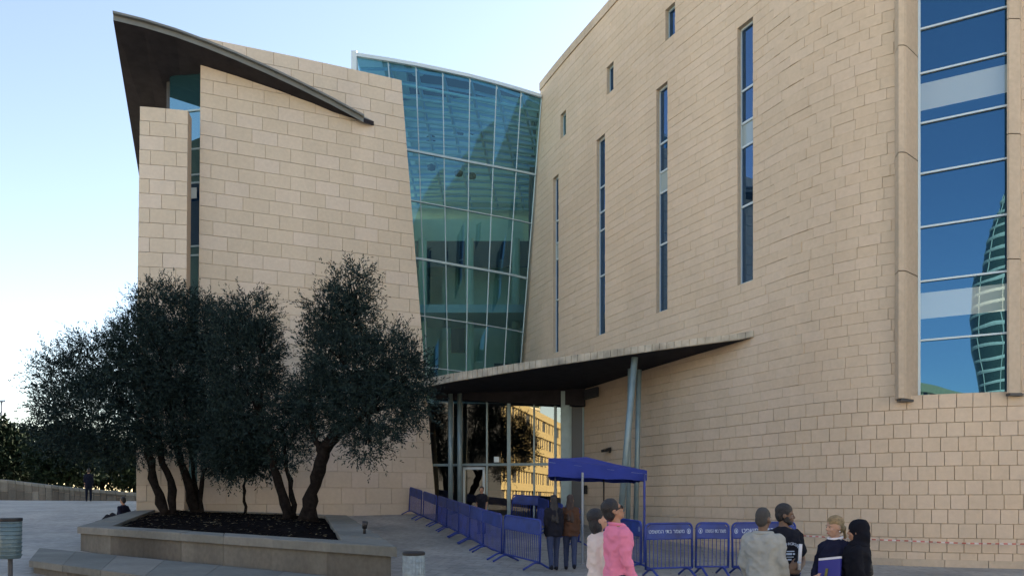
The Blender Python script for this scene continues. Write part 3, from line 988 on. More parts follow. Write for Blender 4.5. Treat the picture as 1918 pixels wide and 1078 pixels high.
sp = MB(); c = Vector(ep(931, zpx(860, 30.3), .12)); sp.box(c.x - .1, c.x + .1, c.y - .1, c.y + .1, c.z - .1, c.z + .12); sp.build('sensor_box', M['frame_white'], ent)
for px in (849, 866):
    cc = MB(); c = Vector(ep(px, 0, .45)); cc.tube([(c.x, c.y, .7), (c.x, c.y, 6.0)], .10, 12); cc.build('post', M['steel'], ent, smooth=True)
cc = MB(); c0 = Vector(ep(1060, 0, .35)); cc.box(c0.x - .17, c0.x + .17, c0.y - .1, c0.y + .1, .5, 5.9); cc.build('post', M['steel'], ent)
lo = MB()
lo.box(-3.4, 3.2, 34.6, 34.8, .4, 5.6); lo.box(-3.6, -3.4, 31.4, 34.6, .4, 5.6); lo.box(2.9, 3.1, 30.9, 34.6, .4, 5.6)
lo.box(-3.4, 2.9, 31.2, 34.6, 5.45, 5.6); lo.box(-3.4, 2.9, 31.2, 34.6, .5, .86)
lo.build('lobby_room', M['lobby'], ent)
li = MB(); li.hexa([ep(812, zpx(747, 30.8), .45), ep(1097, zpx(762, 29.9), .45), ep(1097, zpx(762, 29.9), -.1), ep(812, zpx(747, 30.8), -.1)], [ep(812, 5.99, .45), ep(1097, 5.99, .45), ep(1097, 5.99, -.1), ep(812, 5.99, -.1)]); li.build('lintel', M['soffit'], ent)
de = MB(); de.box(-1.6, .2, 32.6, 33.2, .86, 2.0); de.build('lobby_desk', M['wood'], ent)

# ================================================================ CANOPY
ca = empty('entrance_canopy', (2, 26, 0))
tag(ca, 'thin pointed concrete canopy over the entrance with slanted steel columns', 'canopy')
fe = [(800, 724, 5.88), (850, 714, 5.90), (925, 702, 5.94), (1000, 690, 5.98), (1075, 679, 6.02), (1150, 668, 6.07), (1250, 653.5, 6.13), (1330, 643, 6.18), (1385, 636, 6.22), (1412, 632.5, 6.25)]
fpt = []
for px, py, z in fe:
    d = (z - EYE) * F / (HY - py)
    d = min(d, RW.d_px(px) - .02) if px > 1000 else d
    fpt.append((*W(px, d), z))
wall_px = [1412, 1380, 1330, 1270, 1210, 1150, 1096]
bpt = [(*RW.pt(RW.s_px(px), .02), float(np.interp(px, [1096, 1412], [5.98, 6.25]))) for px in wall_px][::-1]
bpt = [(-4.4, 30.9, 5.9), (-3.2, 31.15, 5.9), (0, 30.6, 5.93)] + bpt


def rs(pp, n):
    pp = np.array(pp); s_ = np.concatenate([[0], np.cumsum(np.linalg.norm(np.diff(pp, axis=0), axis=1))]); q = np.linspace(0, s_[-1], n)
    return np.stack([np.interp(q, s_, pp[:, k]) for k in range(3)], 1)


fr_, bk_ = rs(fpt, 28), rs(bpt, 28)
cn = MB()
CT = np.interp(np.linspace(0, 1, 28), [0, 1], [.30, .16])
for i in range(27):
    f0, f1, b0, b1 = fr_[i], fr_[i + 1], bk_[i], bk_[i + 1]
    up = lambda p, k: (p[0], p[1], p[2] + CT[k])
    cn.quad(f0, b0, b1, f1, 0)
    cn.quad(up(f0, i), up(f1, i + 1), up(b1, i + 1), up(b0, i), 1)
    cn.quad(f0, f1, up(f1, i + 1), up(f0, i), 1)
cn.quad(fr_[0], up(fr_[0], 0), up(bk_[0], 0), bk_[0], 1)
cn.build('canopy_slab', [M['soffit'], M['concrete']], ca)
# stone edge blocks on the rim
eb_ = MB()
for i in range(27):
    f0, f1 = Vector(fr_[i]), Vector(fr_[i + 1])
    t = (f1 - f0).normalized(); n = Vector((t.y, -t.x, 0))
    for k in range(2):
        a = f0.lerp(f1, k / 2) + t * .01; b = f0.lerp(f1, (k + 1) / 2) - t * .01
        h0 = CT[i]; o_ = .02 + .012 * random.random()
        eb_.hexa([a + n * o_ + Vector((0, 0, .015)), b + n * o_ + Vector((0, 0, .015)), b - n * .04, a - n * .04],
                 [a + n * o_ + Vector((0, 0, h0 + .02)), b + n * o_ + Vector((0, 0, h0 + .02)), b - n * .04 + Vector((0, 0, h0 + .02)), a - n * .04 + Vector((0, 0, h0 + .02))])
eb_.build('edge_blocks', M['concrete'], ca)
for (tpx, tpy, td), (bpx, bd_), r in (((1189, 664, 23.6), (1158, 24.2), .105), ((1180, 690, 24.6), (1176, 24.8), .075), ((1197, 692, 24.9), (1190, 25.0), .085)):
    top = P(tpx, tpy, td); top.z = min(top.z, 6.1)
    bx, by = W(bpx, bd_)
    cm = MB(); cm.tube([(bx, by, gz(bx, by) - .1), top], r, 14); cm.build('column', M['steel'], ca, smooth=True)
bb = MB(); bb.prism([W(1094, 29.3), W(1120, 28.4), W(1122, 28.75), W(1096, 29.7)], 5.55, 5.9); bb.build('bracket', M['frame_dark'], ca)
# ================================================================ SURROUNDINGS behind the plaza, mirrored in the glass, plus added bounce blocks
def mirror(p, a, b):
    """mirror a plan point in the vertical plane through plan points a, b"""
    t = Vector((b[0] - a[0], b[1] - a[1])).normalized(); n = Vector((t.y, -t.x))
    v = Vector((p[0] - a[0], p[1] - a[1]))
    q = Vector(p[:2]) - 2 * v.dot(n) * n
    return (q.x, q.y)


v0 = W(948, 80); v1 = (v0[0] + .26 * 27, v0[1] + 27)
q0, q1 = mirror(v0, ea, eb), mirror(v1, ea, eb)
off_ = empty('office_block', (q0[0], q0[1], 0))
tag(off_, 'sunlit ochre office block across the plaza, mirrored in the entrance glass', 'building')
t = Vector((q1[0] - q0[0], q1[1] - q0[1], 0)); ol = t.length; t.normalize(); n = Vector((t.y, -t.x, 0))
if n.x < 0: n = -n
A0 = Vector((q0[0], q0[1], 0))
ob = MB()
c4 = [A0 - t * 2, A0 + t * (ol + 30), A0 + t * (ol + 30) - n * 14, A0 - t * 2 - n * 14]
ob.prism([(p.x, p.y) for p in c4], -1, 12.3)
ob.build('wall', M['frame_dark'], off_)
fl = MB(); fi = MB()
for k in range(5):
    z0 = 1.2 + k * 2.3
    p = [A0 - t * 2 + n * .22, A0 + t * (ol + 30) + n * .22, A0 + t * (ol + 30), A0 - t * 2]
    fl.prism([(q.x, q.y) for q in p], z0 + 1.45, z0 + 2.3)
    nf = int(ol / 1.3)
    for i in range(nf + 24):
        s0 = -2 + i * 1.3 + (0.25 if (i * 7 + k * 3) % 5 == 0 else 0)
        p = [A0 + t * s0 + n * .08, A0 + t * (s0 + .42) + n * .08, A0 + t * (s0 + .42), A0 + t * s0]
        if (i * 5 + k) % 7: fi.prism([(q.x, q.y) for q in p], z0, z0 + 1.45)
fl.build('floor_band', M['yellow_stone'], off_); fi.build('facade_fin', M['yellow_stone'], off_)

vt = W(1896, 200.0); qt = mirror(vt, g0, g1)
tw = empty('glass_tower', (qt[0], qt[1], 0))
tag(tw, 'tall bulging green glass tower with pale floor bands, mirrored in the bay window', 'tower')
k2 = 200 / F
prof = [(5.4, 0), (6.4, zpx(760, 200)), (7.9, zpx(700, 200)), (9.0, zpx(640, 200)), (9.3, zpx(590, 200)), (8.9, zpx(520, 200)), (7.3, zpx(450, 200)), (4.5, zpx(380, 200)), (1.6, zpx(335, 200)), (.2, zpx(328, 200))]
tm = MB(); tm.lathe(prof, (qt[0], qt[1], 0), 40); tm.build('wall', M['tower_glass'], tw, smooth=True)
tb = MB()
z = 2.0
while z < zpx(340, 200):
    r = np.interp(z, [p[1] for p in prof], [p[0] for p in prof])
    tb.lathe([(r + .12, z), (r + .2, z + .4), (r + .12, z + .8)], (qt[0], qt[1], 0), 40); z += 3.0
tb.build('floor_band', M['tower_band'], tw)
tb = MB()
for a in range(0, 360, 40):
    pts = []
    for (r, z) in prof[1:-1]:
        pts.append((qt[0] + (r + .05) * math.cos(R(a)), qt[1] + (r + .05) * math.sin(R(a)), z))
    tb.tube(pts, .06 if a % 40 else .12, 4)
tb.build('mullion', M['tower_band'], tw)
M['render_pale'] = plain('pale bounce render', (0.62, 0.52, 0.40), 0.85, var=0.08)  # cream blocks added out of view to bounce sunlight onto the walls
for i, (x, y, w, d, h, lab) in enumerate(((-92, 22, 24, 46, 17, 'long cream block added left of the plaza, outside the view, to bounce sunlight'), (-95, -32, 24, 50, 20, 'cream block added at the left rear of the plaza to bounce sunlight'), (-22, -62, 36, 20, 8, 'low cream block added behind the plaza to bounce sunlight'), (18, -50, 44, 20, 24, 'tall cream block added right behind the plaza to bounce sunlight'), (66, -45, 40, 20, 20, 'cream block added at the far right rear of the plaza to bounce sunlight'))):
    b_ = MB(); b_.box(x, x + w, y - d, y, -1, h)
    o = empty('bounce_block', (x, y, 0)); tag(o, lab, 'building', 'bounce blocks added around the plaza')
    b_.build('wall', M['render_pale'], o)
    wn_ = MB()
    for fz in range(int(h // 3.2)):
        for fx in range(int(w // 3)):
            wn_.box(x + .8 + fx * 3, x + 2.0 + fx * 3, y - .1, y + .03, 1 + fz * 3.2, 2.6 + fz * 3.2)
        for fy in range(int(d // 3)):
            wn_.box(x + w - .1, x + w + .03, y - d + .8 + fy * 3, y - d + 2.0 + fy * 3, 1 + fz * 3.2, 2.6 + fz * 3.2)
    wn_.build('window', M['slot_glass'], o)

# ================================================================ PLANTER
PA, PB, PC, PD = Vector((-11.05, 19.0, .92)), Vector((-1.85, 12.0, .85)), Vector((-5.75, 26.0, 1.06)), Vector((-13.9, 28.0, 1.28))
RIMW = 0.75
plt = empty('planter', (-8, 21, 0))
tag(plt, 'large low stone planter with broad rim and dark soil under the olive trees', 'planter')
cen = (PA + PB + PC + PD) / 4
edges = [(PA, PB), (PB, PC), (PC, PD), (PD, PA)]
outer = [PA, PB, PC, PD]


def inset(w):
    res = []
    n = 4
    for i in range(n):
        p0, p1, p2 = outer[i - 1], outer[i], outer[(i + 1) % n]
        d0 = Vector(((p1 - p0).x, (p1 - p0).y)).normalized(); d1 = Vector(((p2 - p1).x, (p2 - p1).y)).normalized()
        n0, n1 = Vector((-d0.y, d0.x)), Vector((-d1.y, d1.x))
        # intersect offset lines
        a = Vector((p1.x, p1.y)) + n0 * w; b = Vector((p1.x, p1.y)) + n1 * w
        den = d0.x * d1.y - d0.y * d1.x
        tt = ((b - a).x * d1.y - (b - a).y * d1.x) / den
        q = a + d0 * tt
        res.append(Vector((q.x, q.y, p1.z)))
    return res


inn = inset(RIMW)
fac = inset(0.07)
core_in = inset(RIMW - .05)
CAPH = 0.17
cr_ = MB()
cin, cfa = inset(RIMW - .06), inset(.15)
for i in range(4):
    j = (i + 1) % 4
    a, b, c, d = cfa[i], cfa[j], cin[j], cin[i]
    cr_.hexa([(a.x, a.y, -.4), (b.x, b.y, -.4), (c.x, c.y, -.4), (d.x, d.y, -.4)], [(p.x, p.y, p.z - CAPH + .02) for p in (a, b, c, d)])
cr_.build('core', M['joint'], plt)
for i in range(4):
    j = (i + 1) % 4
    n = max(2, round((outer[j] - outer[i]).length / 1.75))
    for k in range(n):
        u0, u1 = k / n, (k + 1) / n
        e = .004 / (outer[j] - outer[i]).length
        a, b = outer[i].lerp(outer[j], u0 + e), outer[i].lerp(outer[j], u1 - e)
        c, d = inn[i].lerp(inn[j], u1 - e), inn[i].lerp(inn[j], u0 + e)
        dz = random.uniform(-.006, .006)
        m = MB()
        dn = Vector((0, 0, -CAPH)); up = Vector((0, 0, dz))
        bv = .02
        mid = (a + b + c + d) / 4
        s_ = lambda p: p + (mid - p).normalized() * bv
        lo4 = [a + dn, b + dn, c + dn, d + dn]; md4 = [p + Vector((0, 0, -bv)) for p in (a, b, c, d)]; hi4 = [s_(p) + up for p in (a, b, c, d)]
        m.add(lo4 + md4 + hi4, [(3, 2, 1, 0), (8, 9, 10, 11)] + [(q + w_, q + (w_ + 1) % 4, q + 4 + (w_ + 1) % 4, q + 4 + w_) for q in (0, 4) for w_ in range(4)])
        m.build('cap_stone', M['cap_stone'], plt)
        # facing stones below the cap
        a, b = fac[i].lerp(fac[j], u0 + e), fac[i].lerp(fac[j], u1 - e)
        c, d = cfa[i].lerp(cfa[j], u1 - e), cfa[i].lerp(cfa[j], u0 + e)
        zt_ = lambda p: p.z - CAPH - .012
        m = MB(); m.hexa([(p.x, p.y, -.45) for p in (a, b, c, d)], [(p.x, p.y, zt_(p)) for p in (a, b, c, d)])
        m.build('stone', M['planter_stone'], plt)
so = MB()
N_ = 26
vs = []
for j in range(N_ + 1):
    for i in range(N_ + 1):
        u, v = i / N_, j / N_
        p = core_in[0].lerp(core_in[1], u).lerp(core_in[3].lerp(core_in[2], u), v)
        ed = min(u, 1 - u, v, 1 - v)
        h = -.10 + .16 * min(1, ed * 6) + .06 * mnoise.noise(Vector((p.x * .9, p.y * .9, 3)))
        vs.append((p.x, p.y, p.z + h))
so.add(vs, [(j * (N_ + 1) + i, j * (N_ + 1) + i + 1, (j + 1) * (N_ + 1) + i + 1, (j + 1) * (N_ + 1) + i) for j in range(N_) for i in range(N_)])
so.build('soil', M['soil'], plt, smooth=True)

r_ = np.random.default_rng(5)
fl_ = []
for k in range(900):
    u, v = r_.uniform(.03, .97, 2)
    p = core_in[0].lerp(core_in[1], float(u)).lerp(core_in[3].lerp(core_in[2], float(u)), float(v))
    ed = min(u, 1 - u, v, 1 - v)
    z = p.z - .10 + .16 * min(1, ed * 6) + .06 * mnoise.noise(Vector((p.x * .9, p.y * .9, 3))) + .015
    a = r_.uniform(0, 6.28); l = r_.uniform(.03, .06); w = l * .4
    d1 = np.array([math.cos(a), math.sin(a), r_.uniform(-.3, .3)]) * l; d2 = np.array([-math.sin(a), math.cos(a), r_.uniform(-.3, .3)]) * w
    c = np.array([p.x, p.y, z + .01])
    fl_.append([c - d1, c + d2, c + d1, c - d2])
M['dry_leaf'] = leaf_mat('dry leaves', (0.06, 0.045, 0.025), (0.16, 0.13, 0.08))
fo_ = quads_mesh('fallen_leaves', np.array(fl_), M['dry_leaf'], plt); fo_['kind'] = 'stuff'


def rim_pt(u, v, dz=0.0):
    p = PA.lerp(PB, u).lerp(PD.lerp(PC, u), v)
    return Vector((p.x, p.y, p.z + dz))


# broad lower step in front of the planter
LA, LB = Vector((-9.95, 15.4, .35)), Vector((-1.2, 8.9, .27))
LB2 = Vector((-0.9, 11.2, .28)); LA2 = Vector((-12.2, 19.3, .36))
st = empty('stone_step', (LA.x, LA.y, 0))
tag(st, 'broad low stone step along the front foot of the planter', 'step')
nn = 7
for k in range(nn):
    e = .0006
    a, b = LA.lerp(LB, k / nn + e), LA.lerp(LB, (k + 1) / nn - e); c, d = LA2.lerp(LB2, (k + 1) / nn - e), LA2.lerp(LB2, k / nn + e)
    m = MB(); dn = Vector((0, 0, -.13))
    m.hexa([p + dn for p in (a, b, c, d)], [a, b, c, d]); m.build('cap_stone', M['cap_stone'], st)
    i_ = Vector((.05, .07, 0))
    m = MB(); m.hexa([(p.x, p.y, -.5) for p in (a + i_, b + i_, c, d)], [(p.x, p.y, p.z - .142) for p in (a + i_, b + i_, c, d)]); m.build('stone', M['planter_stone'], st)

# small spike spotlight on the rim
p = P(683, 997, 15.4)
p = Vector((-3.05, 15.45, 0)); p.z = .89
sp_ = empty('garden_spotlight', p); tag(sp_, 'small black spotlight standing on the planter rim at its right end', 'spotlight')
m = MB(); m.tube([p, p + Vector((0, 0, .16))], .03, 8); m.tube([p + Vector((0, 0, .12)), p + Vector((.02, -.03, .26))], [.05, .06], 10); m.build('lamp_body', M['black'], sp_, smooth=True)

# ================================================================ BINS
x, y = W(19, 12.6)
bn = empty('litter_bin', (x, y, gz(x, y))); tag(bn, 'round teal metal litter bin on a thin post at far left', 'bin')
zt_, zb_ = zpx(969, y), zpx(1045, y)
m = MB(); m.lathe([(.145, zb_), (.16, zb_ + .02), (.172, zt_ - .06)], (x, y, 0), 28); m.build('bin_body', M['bin_teal'], bn, smooth=True)
m = MB(); m.lathe([(.178, zt_ - .055), (.182, zt_ - .02), (.176, zt_), (.15, zt_ + .005)], (x, y, 0), 28); m.build('rim', M['black'], bn)
m = MB()
for k in range(9):
    z = zb_ + .05 + k * (zt_ - zb_ - .14) / 8
    m.lathe([(.172, z), (.177, z + .012), (.173, z + .024)], (x, y, 0), 28)
m.build('hoop', M['bin_teal'], bn)
m = MB(); m.tube([(x - .01, y + .02, gz(x, y) - .05), (x - .01, y + .02, zb_ + .02)], .036, 10); m.build('post', M['frame_dark'], bn)

x, y = W(775, 11.0)
bn = empty('litter_bin', (x, y, gz(x, y))); tag(bn, 'pale drum litter bin with dark mouth beside the planter corner', 'bin')
zt_ = zpx(1032, y)
m = MB(); m.lathe([(.155, gz(x, y) - .03), (.16, zt_ - .05)], (x, y, 0), 28); m.build('bin_body', M['bin_pale'], bn, smooth=True)
m = MB(); m.lathe([(.165, zt_ - .05), (.168, zt_ - .015), (.15, zt_), (.10, zt_ - .004)], (x, y, 0), 28); m.build('rim', M['black'], bn)
m = MB()
for k in range(10):
    z = gz(x, y) + .06 + k * .085
    m.lathe([(.158, z), (.164, z + .008), (.158, z + .016)], (x, y, 0), 24)
for k in range(20):
    a = 2 * math.pi * k / 20
    m.tube([(x + .161 * math.cos(a), y + .161 * math.sin(a), gz(x, y)), (x + .163 * math.cos(a), y + .163 * math.sin(a), zt_ - .06)], .006, 4)
m.build('wire_mesh', M['bin_pale'], bn)


# ================================================================ BARRIERS
def text_mesh(body, size, extrude=0.002, font_scale=1.0):
    cu = bpy.data.curves.new('lettering', 'FONT'); cu.body = body; cu.size = size; cu.align_x = 'CENTER'; cu.align_y = 'CENTER'; cu.extrude = extrude; cu.resolution_u = 2
    o = bpy.data.objects.new('lettering_tmp', cu); COL.objects.link(o)
    dg = bpy.context.evaluated_depsgraph_get()
    me = bpy.data.meshes.new_from_object(o.evaluated_get(dg))
    bpy.data.objects.remove(o); bpy.data.curves.remove(cu)
    return me


HEB = '\u05de\u05e9\u05de\u05e8 \u05d1\u05ea\u05d9 \u05d4\u05de\u05e9\u05e4\u05d8'[::-1]
let_me = text_mesh(HEB, .155); let_me.name = 'lettering'; let_me.materials.clear(); let_me.materials.append(M['letters'])
xs = [v.co.x for v in let_me.vertices]; LW0 = max(xs) - min(xs)
BH = 1.1
BAR = None


def bar_mesh():
    global BAR
    if BAR is None:
        m = MB(); m.tube([(0, 0, .20), (0, 0, BH - .30)], .0085, 6); o = m.build('bar', M['blue_paint']); BAR = o.data
        bpy.data.objects.remove(o)
    return BAR


def make_barrier(L, label, group, letters=False, emblem=1):
    b = empty('crowd_barrier')
    tag(b, label, 'barrier', group)
    h = L / 2 - .03
    r = .10
    pts = [(-h, 0, .16)]
    pts += [(-h + r - r * math.cos(a), 0, BH - r + r * math.sin(a)) for a in np.linspace(0, math.pi / 2, 5)]
    pts += [(h - r + r * math.sin(a), 0, BH - r + r * math.cos(a)) for a in np.linspace(0, math.pi / 2, 5)]
    pts += [(h, 0, .16)]
    m = MB(); m.tube(pts, .024, 8); m.tube([(-h, 0, .18), (h, 0, .18)], .02, 8); m.tube([(-h, 0, BH - .32), (h, 0, BH - .32)], .016, 6)
    m.build('frame', M['blue_paint'], b, smooth=True)
    m = MB(); e = .02
    pp = [(-h + e, BH - .31), (h - e, BH - .31), (h - e, BH - r), (h - r, BH - e), (-h + r, BH - e), (-h + e, BH - r)]
    vs = [(x, -.012, z) for x, z in pp] + [(x, .012, z) for x, z in pp]
    m.add(vs, [tuple(range(6)), tuple(range(11, 5, -1))] + [(i, 6 + i, 6 + (i + 1) % 6, (i + 1) % 6) for i in range(6)])
    m.build('sign_panel', M['blue_panel'], b)
    nb = max(5, int((2 * h) / .085))
    for k in range(1, nb):
        o = link_mesh('bar', bar_mesh(), b); o.location = (-h + 2 * h * k / nb, 0, 0)
    for sx in (-1, 1):
        m = MB()
        x = sx * (h - .12)
        m.tube([(x, -.34, .015), (x, -.25, .06), (x, -.1, .14), (x, 0, .165), (x, .1, .14), (x, .25, .06), (x, .34, .015)], .024, 7)
        m.tube([(x, 0, .15), (sx * h, 0, .17)], .022, 6)
        m.build('foot', M['blue_paint'], b, smooth=True)
    if letters:
        s = min(1.0, (2 * h - .26) / LW0)
        for sy, rz in ((-.0145, 0),):
            o = link_mesh('lettering', let_me, b); o.location = (-.06 * emblem, sy, BH - .165); o.rotation_euler = (R(90), 0, rz); o.scale = (s, max(.72, s), 1)
        m = MB()
        ex = emblem * (h - .085)
        for (r0, r1) in ((.055, .043),):
            vs, fs = [], []
            for k in range(20):
                a = 2 * math.pi * k / 20
                vs += [(ex + r0 * math.cos(a) * .8, -.015, BH - .165 + r0 * math.sin(a)), (ex + r1 * math.cos(a) * .8, -.015, BH - .165 + r1 * math.sin(a))]
            fs = [(2 * k, (2 * k + 2) % 40, (2 * k + 3) % 40, 2 * k + 1) for k in range(20)]
            m.add(vs, fs)
        m.add([(ex - .012, -.015, BH - .195), (ex + .012, -.015, BH - .195), (ex + .012, -.015, BH - .14), (ex - .012, -.015, BH - .14)], [(0, 1, 2, 3)])
        m.build('emblem', M['letters'], b)
    return b


def place_barrier(b, p0, p1):
    mx, my = (p0[0] + p1[0]) / 2, (p0[1] + p1[1]) / 2
    z0, z1 = gz(*p0), gz(*p1)
    L = math.hypot(p1[0] - p0[0], p1[1] - p0[1])
    b.location = (mx, my, (z0 + z1) / 2 + .005)
    b.rotation_euler = (R(random.uniform(-1.5, 1.5)), -math.atan2(z1 - z0, L) + R(random.uniform(-.6, .6)), math.atan2(p1[1] - p0[1], p1[0] - p0[0]) + R(random.uniform(-2.5, 2.5)))


run = [(-4.2, 30.2), (-2.75, 27.0), (-1.64, 23.2), (-1.08, 20.9), (-.58, 18.9), (.02, 17.3), (.62, 16.3)]
rs_ = rs([(x, y, 0) for x, y in run], 400)
sl_ = np.concatenate([[0], np.cumsum(np.linalg.norm(np.diff(rs_, axis=0), axis=1))])
nbar = 8
ordn = ['touching the stone wall', 'next after the one touching the stone wall', 'third out from the stone wall', 'fourth out from the stone wall', 'fourth back from the near end', 'third back from the near end', 'one before the near end', 'at the near end']
for k in range(nbar):
    q = lambda s: (float(np.interp(s, sl_, rs_[:, 0])), float(np.interp(s, sl_, rs_[:, 1])))
    L = sl_[-1] / nbar
    p0, p1 = q(k * L + .03), q((k + 1) * L - .03)
    b = make_barrier(math.dist(p0, p1), 'blue steel barrier of the long left row, ' + ordn[k], 'blue barriers of the long left row')
    place_barrier(b, p0, p1)
back_run = [(0.9, 27.5), (1.25, 25.4), (1.6, 23.4), (1.95, 21.4)]
lab2 = ['blue steel barrier of the inner row, nearest the entrance glass', 'blue steel barrier in the middle of the inner row behind the women', 'blue steel barrier of the inner row, just behind the gazebo']
for k in range(3):
    b = make_barrier(1.98, lab2[k], 'blue barriers of the inner row by the entrance'); place_barrier(b, back_run[k], back_run[k + 1])
xr = [(-.05, 27.9), (1.0, 27.7)]
b = make_barrier(1.1, 'short blue barrier closing the lane before the entrance glass', 'blue barriers of the inner row by the entrance'); place_barrier(b, *xr)
right = [((1118, 19.0), (1204, 16.4), 'blue barrier with pale Hebrew print, half behind the man in pink', 1),
         ((1208, 15.35), (1298, 15.75), 'blue barrier with pale Hebrew print just right of the gazebo leg', 1),
         ((1300.5, 15.8), (1366, 15.9), 'short blue barrier with pale Hebrew print, middle of the right row', -1),
         ((1371, 15.9), (1491, 16.3), 'long blue barrier with pale Hebrew print behind the men talking', -1)]
for a, c, lab, em in right:
    p0, p1 = W(*a), W(*c)
    b = make_barrier(math.dist(p0, p1), lab, 'blue barriers of the right row', True, em); place_barrier(b, p0, p1)

# ================================================================ GAZEBO
gc = [W(1027, 17.6), W(1212, 18.9), W(1186, 21.0), W(1030, 20.0)]
gaz = empty('gazebo', (gc[0][0], gc[0][1], 0)); tag(gaz, 'blue cloth gazebo on thin legs in front of the entrance', 'gazebo')
zv = [(zpx(857, 17.6), zpx(892, 17.6)), (zpx(880, 18.9), zpx(899, 18.9)), (zpx(880, 18.9), zpx(901, 18.9)), (zpx(857, 17.6), zpx(894, 17.6))]
apx = Vector((*W(1098, 19.3), zpx(855, 19.3)))
m = MB()
NS = 12
ring_t, ring_b = [], []
for i in range(4):
    j = (i + 1) % 4
    for k in range(NS):
        u = k / NS
        x, y = gc[i][0] + (gc[j][0] - gc[i][0]) * u, gc[i][1] + (gc[j][1] - gc[i][1]) * u
        sag = .05 * math.sin(math.pi * u)
        zt0 = zv[i][0] + (zv[j][0] - zv[i][0]) * u - sag * .5; zb0 = zv[i][1] + (zv[j][1] - zv[i][1]) * u + .012 * math.sin(u * 19)
        ring_t.append((x, y, zt0)); ring_b.append((x + .01 * math.sin(u * 25), y + .015 * math.cos(u * 22), zb0))
n = len(ring_t)
mid_r = [tuple(Vector(p).lerp(apx, .5) + Vector((0, 0, -.02))) for p in ring_t]
m.add(ring_t + ring_b + mid_r + [tuple(apx)], [(n + i, n + (i + 1) % n, (i + 1) % n, i) for i in range(n)] + [(i, (i + 1) % n, 2 * n + (i + 1) % n, 2 * n + i) for i in range(n)] + [(2 * n + i, 2 * n + (i + 1) % n, 3 * n) for i in range(n)])
cl = m.build('cloth_roof', M['blue_cloth'], gaz)
md = cl.modifiers.new('thick', 'SOLIDIFY'); md.thickness = .008
legs = [((1091, 17.9), 'grey_pole', .028), ((1207, 18.7), 'blue_paint', .03), ((1131, 20.6), 'black', .022), ((1040, 19.9), 'grey_pole', .022)]
for (px, d), mt, r in legs:
    x, y = W(px, d); m = MB()
    m.tube([(x, y, gz(x, y)), (x, y, 2.25)], r, 8); m.box(x - .06, x + .06, y - .06, y + .06, gz(x, y), gz(x, y) + .012)
    m.build('leg', M[mt], gaz)
m = MB()
for i in range(4):
    a, c = gc[i], gc[(i + 1) % 4]
    m.tube([(a[0] * .985 + apx.x * .015, a[1] * .985 + apx.y * .015, zv[i][0] - .10), (c[0] * .985 + apx.x * .015, c[1] * .985 + apx.y * .015, zv[(i + 1) % 4][0] - .10)], .015, 6)
    m.tube([(a[0] * .985 + apx.x * .015, a[1] * .985 + apx.y * .015, zv[i][0] - .10), apx - Vector((0, 0, .14))], .012, 6)
m.build('frame', M['grey_pole'], gaz)

# ================================================================ SMALL THINGS ON THE RIGHT WALL
for px, py, lab, s in ((1143, 843, 'small black floodlight fixed to the stone wall behind the slanted columns', 1.0), (1099, 916, 'small dark intercom box low on the wall by the entrance', .8)):
    a = RW.s_px(px); d = RW.d_px(px); z = zpx(py, d)
    o = empty('wall_light' if s == 1 else 'intercom_box', RW.p3(a, z, 0)); tag(o, lab, 'light' if s == 1 else 'intercom')
    m = MB(); bar_on(RW, m, a - .06 * s, a + .06 * s, z - .08, z + .08, .03, -.02); m.build('back_plate', M['black'], o)
    m = MB()
    if s == 1: m.hexa([RW.p3(a - .14, z - .07, .30), RW.p3(a + .14, z - .07, .30), RW.p3(a + .12, z - .02, .03), RW.p3(a - .12, z - .02, .03)], [RW.p3(a - .14, z + .02, .32), RW.p3(a + .14, z + .02, .32), RW.p3(a + .12, z + .12, .03), RW.p3(a - .12, z + .12, .03)])
    else: bar_on(RW, m, a - .09, a + .09, z - .17, z + .17, .09, .03)
    m.build('housing', M['black'], o)
# red and white tape along the wall
tp = empty('caution_tape', RW.p3(RW.s_px(1500), 0.8, .2)); tag(tp, 'red and white caution tape strung low along the sandstone wall', 'tape')
a0, a1 = RW.s_px(1488), RW.s_px(2050)
n = 80
mr_, mw_ = MB(), MB()
def tz_(u):
    px = RW.px_of(a0 + (a1 - a0) * u)
    return zpx(float(np.interp(px, [1488, 1600, 1700, 1800, 1918, 2050], [1001, 1008, 1012, 1016.5, 1018, 1018])), RW.d_px(px) - .2)
for k in range(n):
    u0, u1 = k / n, (k + 1) / n
    A_, B_ = a0 + (a1 - a0) * u0, a0 + (a1 - a0) * u1
    z0, z1 = tz_(u0), tz_(u1); h = .017
    t0 = .012 * math.sin(k * .9); t1 = .012 * math.sin((k + 1) * .9)
    (mr_ if k % 2 else mw_).hexa([RW.p3(A_, z0 - h, .2 + t0), RW.p3(B_, z1 - h, .2 + t1), RW.p3(B_, z1 - h, .204 + t1), RW.p3(A_, z0 - h, .204 + t0)], [RW.p3(A_, z0 + h, .2 - t0), RW.p3(B_, z1 + h, .2 - t1), RW.p3(B_, z1 + h, .204 - t1), RW.p3(A_, z0 + h, .204 - t0)])
mr_.build('red_stripe', M['red'], tp); mw_.build('white_stripe', M['white'], tp)
for u in (0.0, .5, .99):
    pass

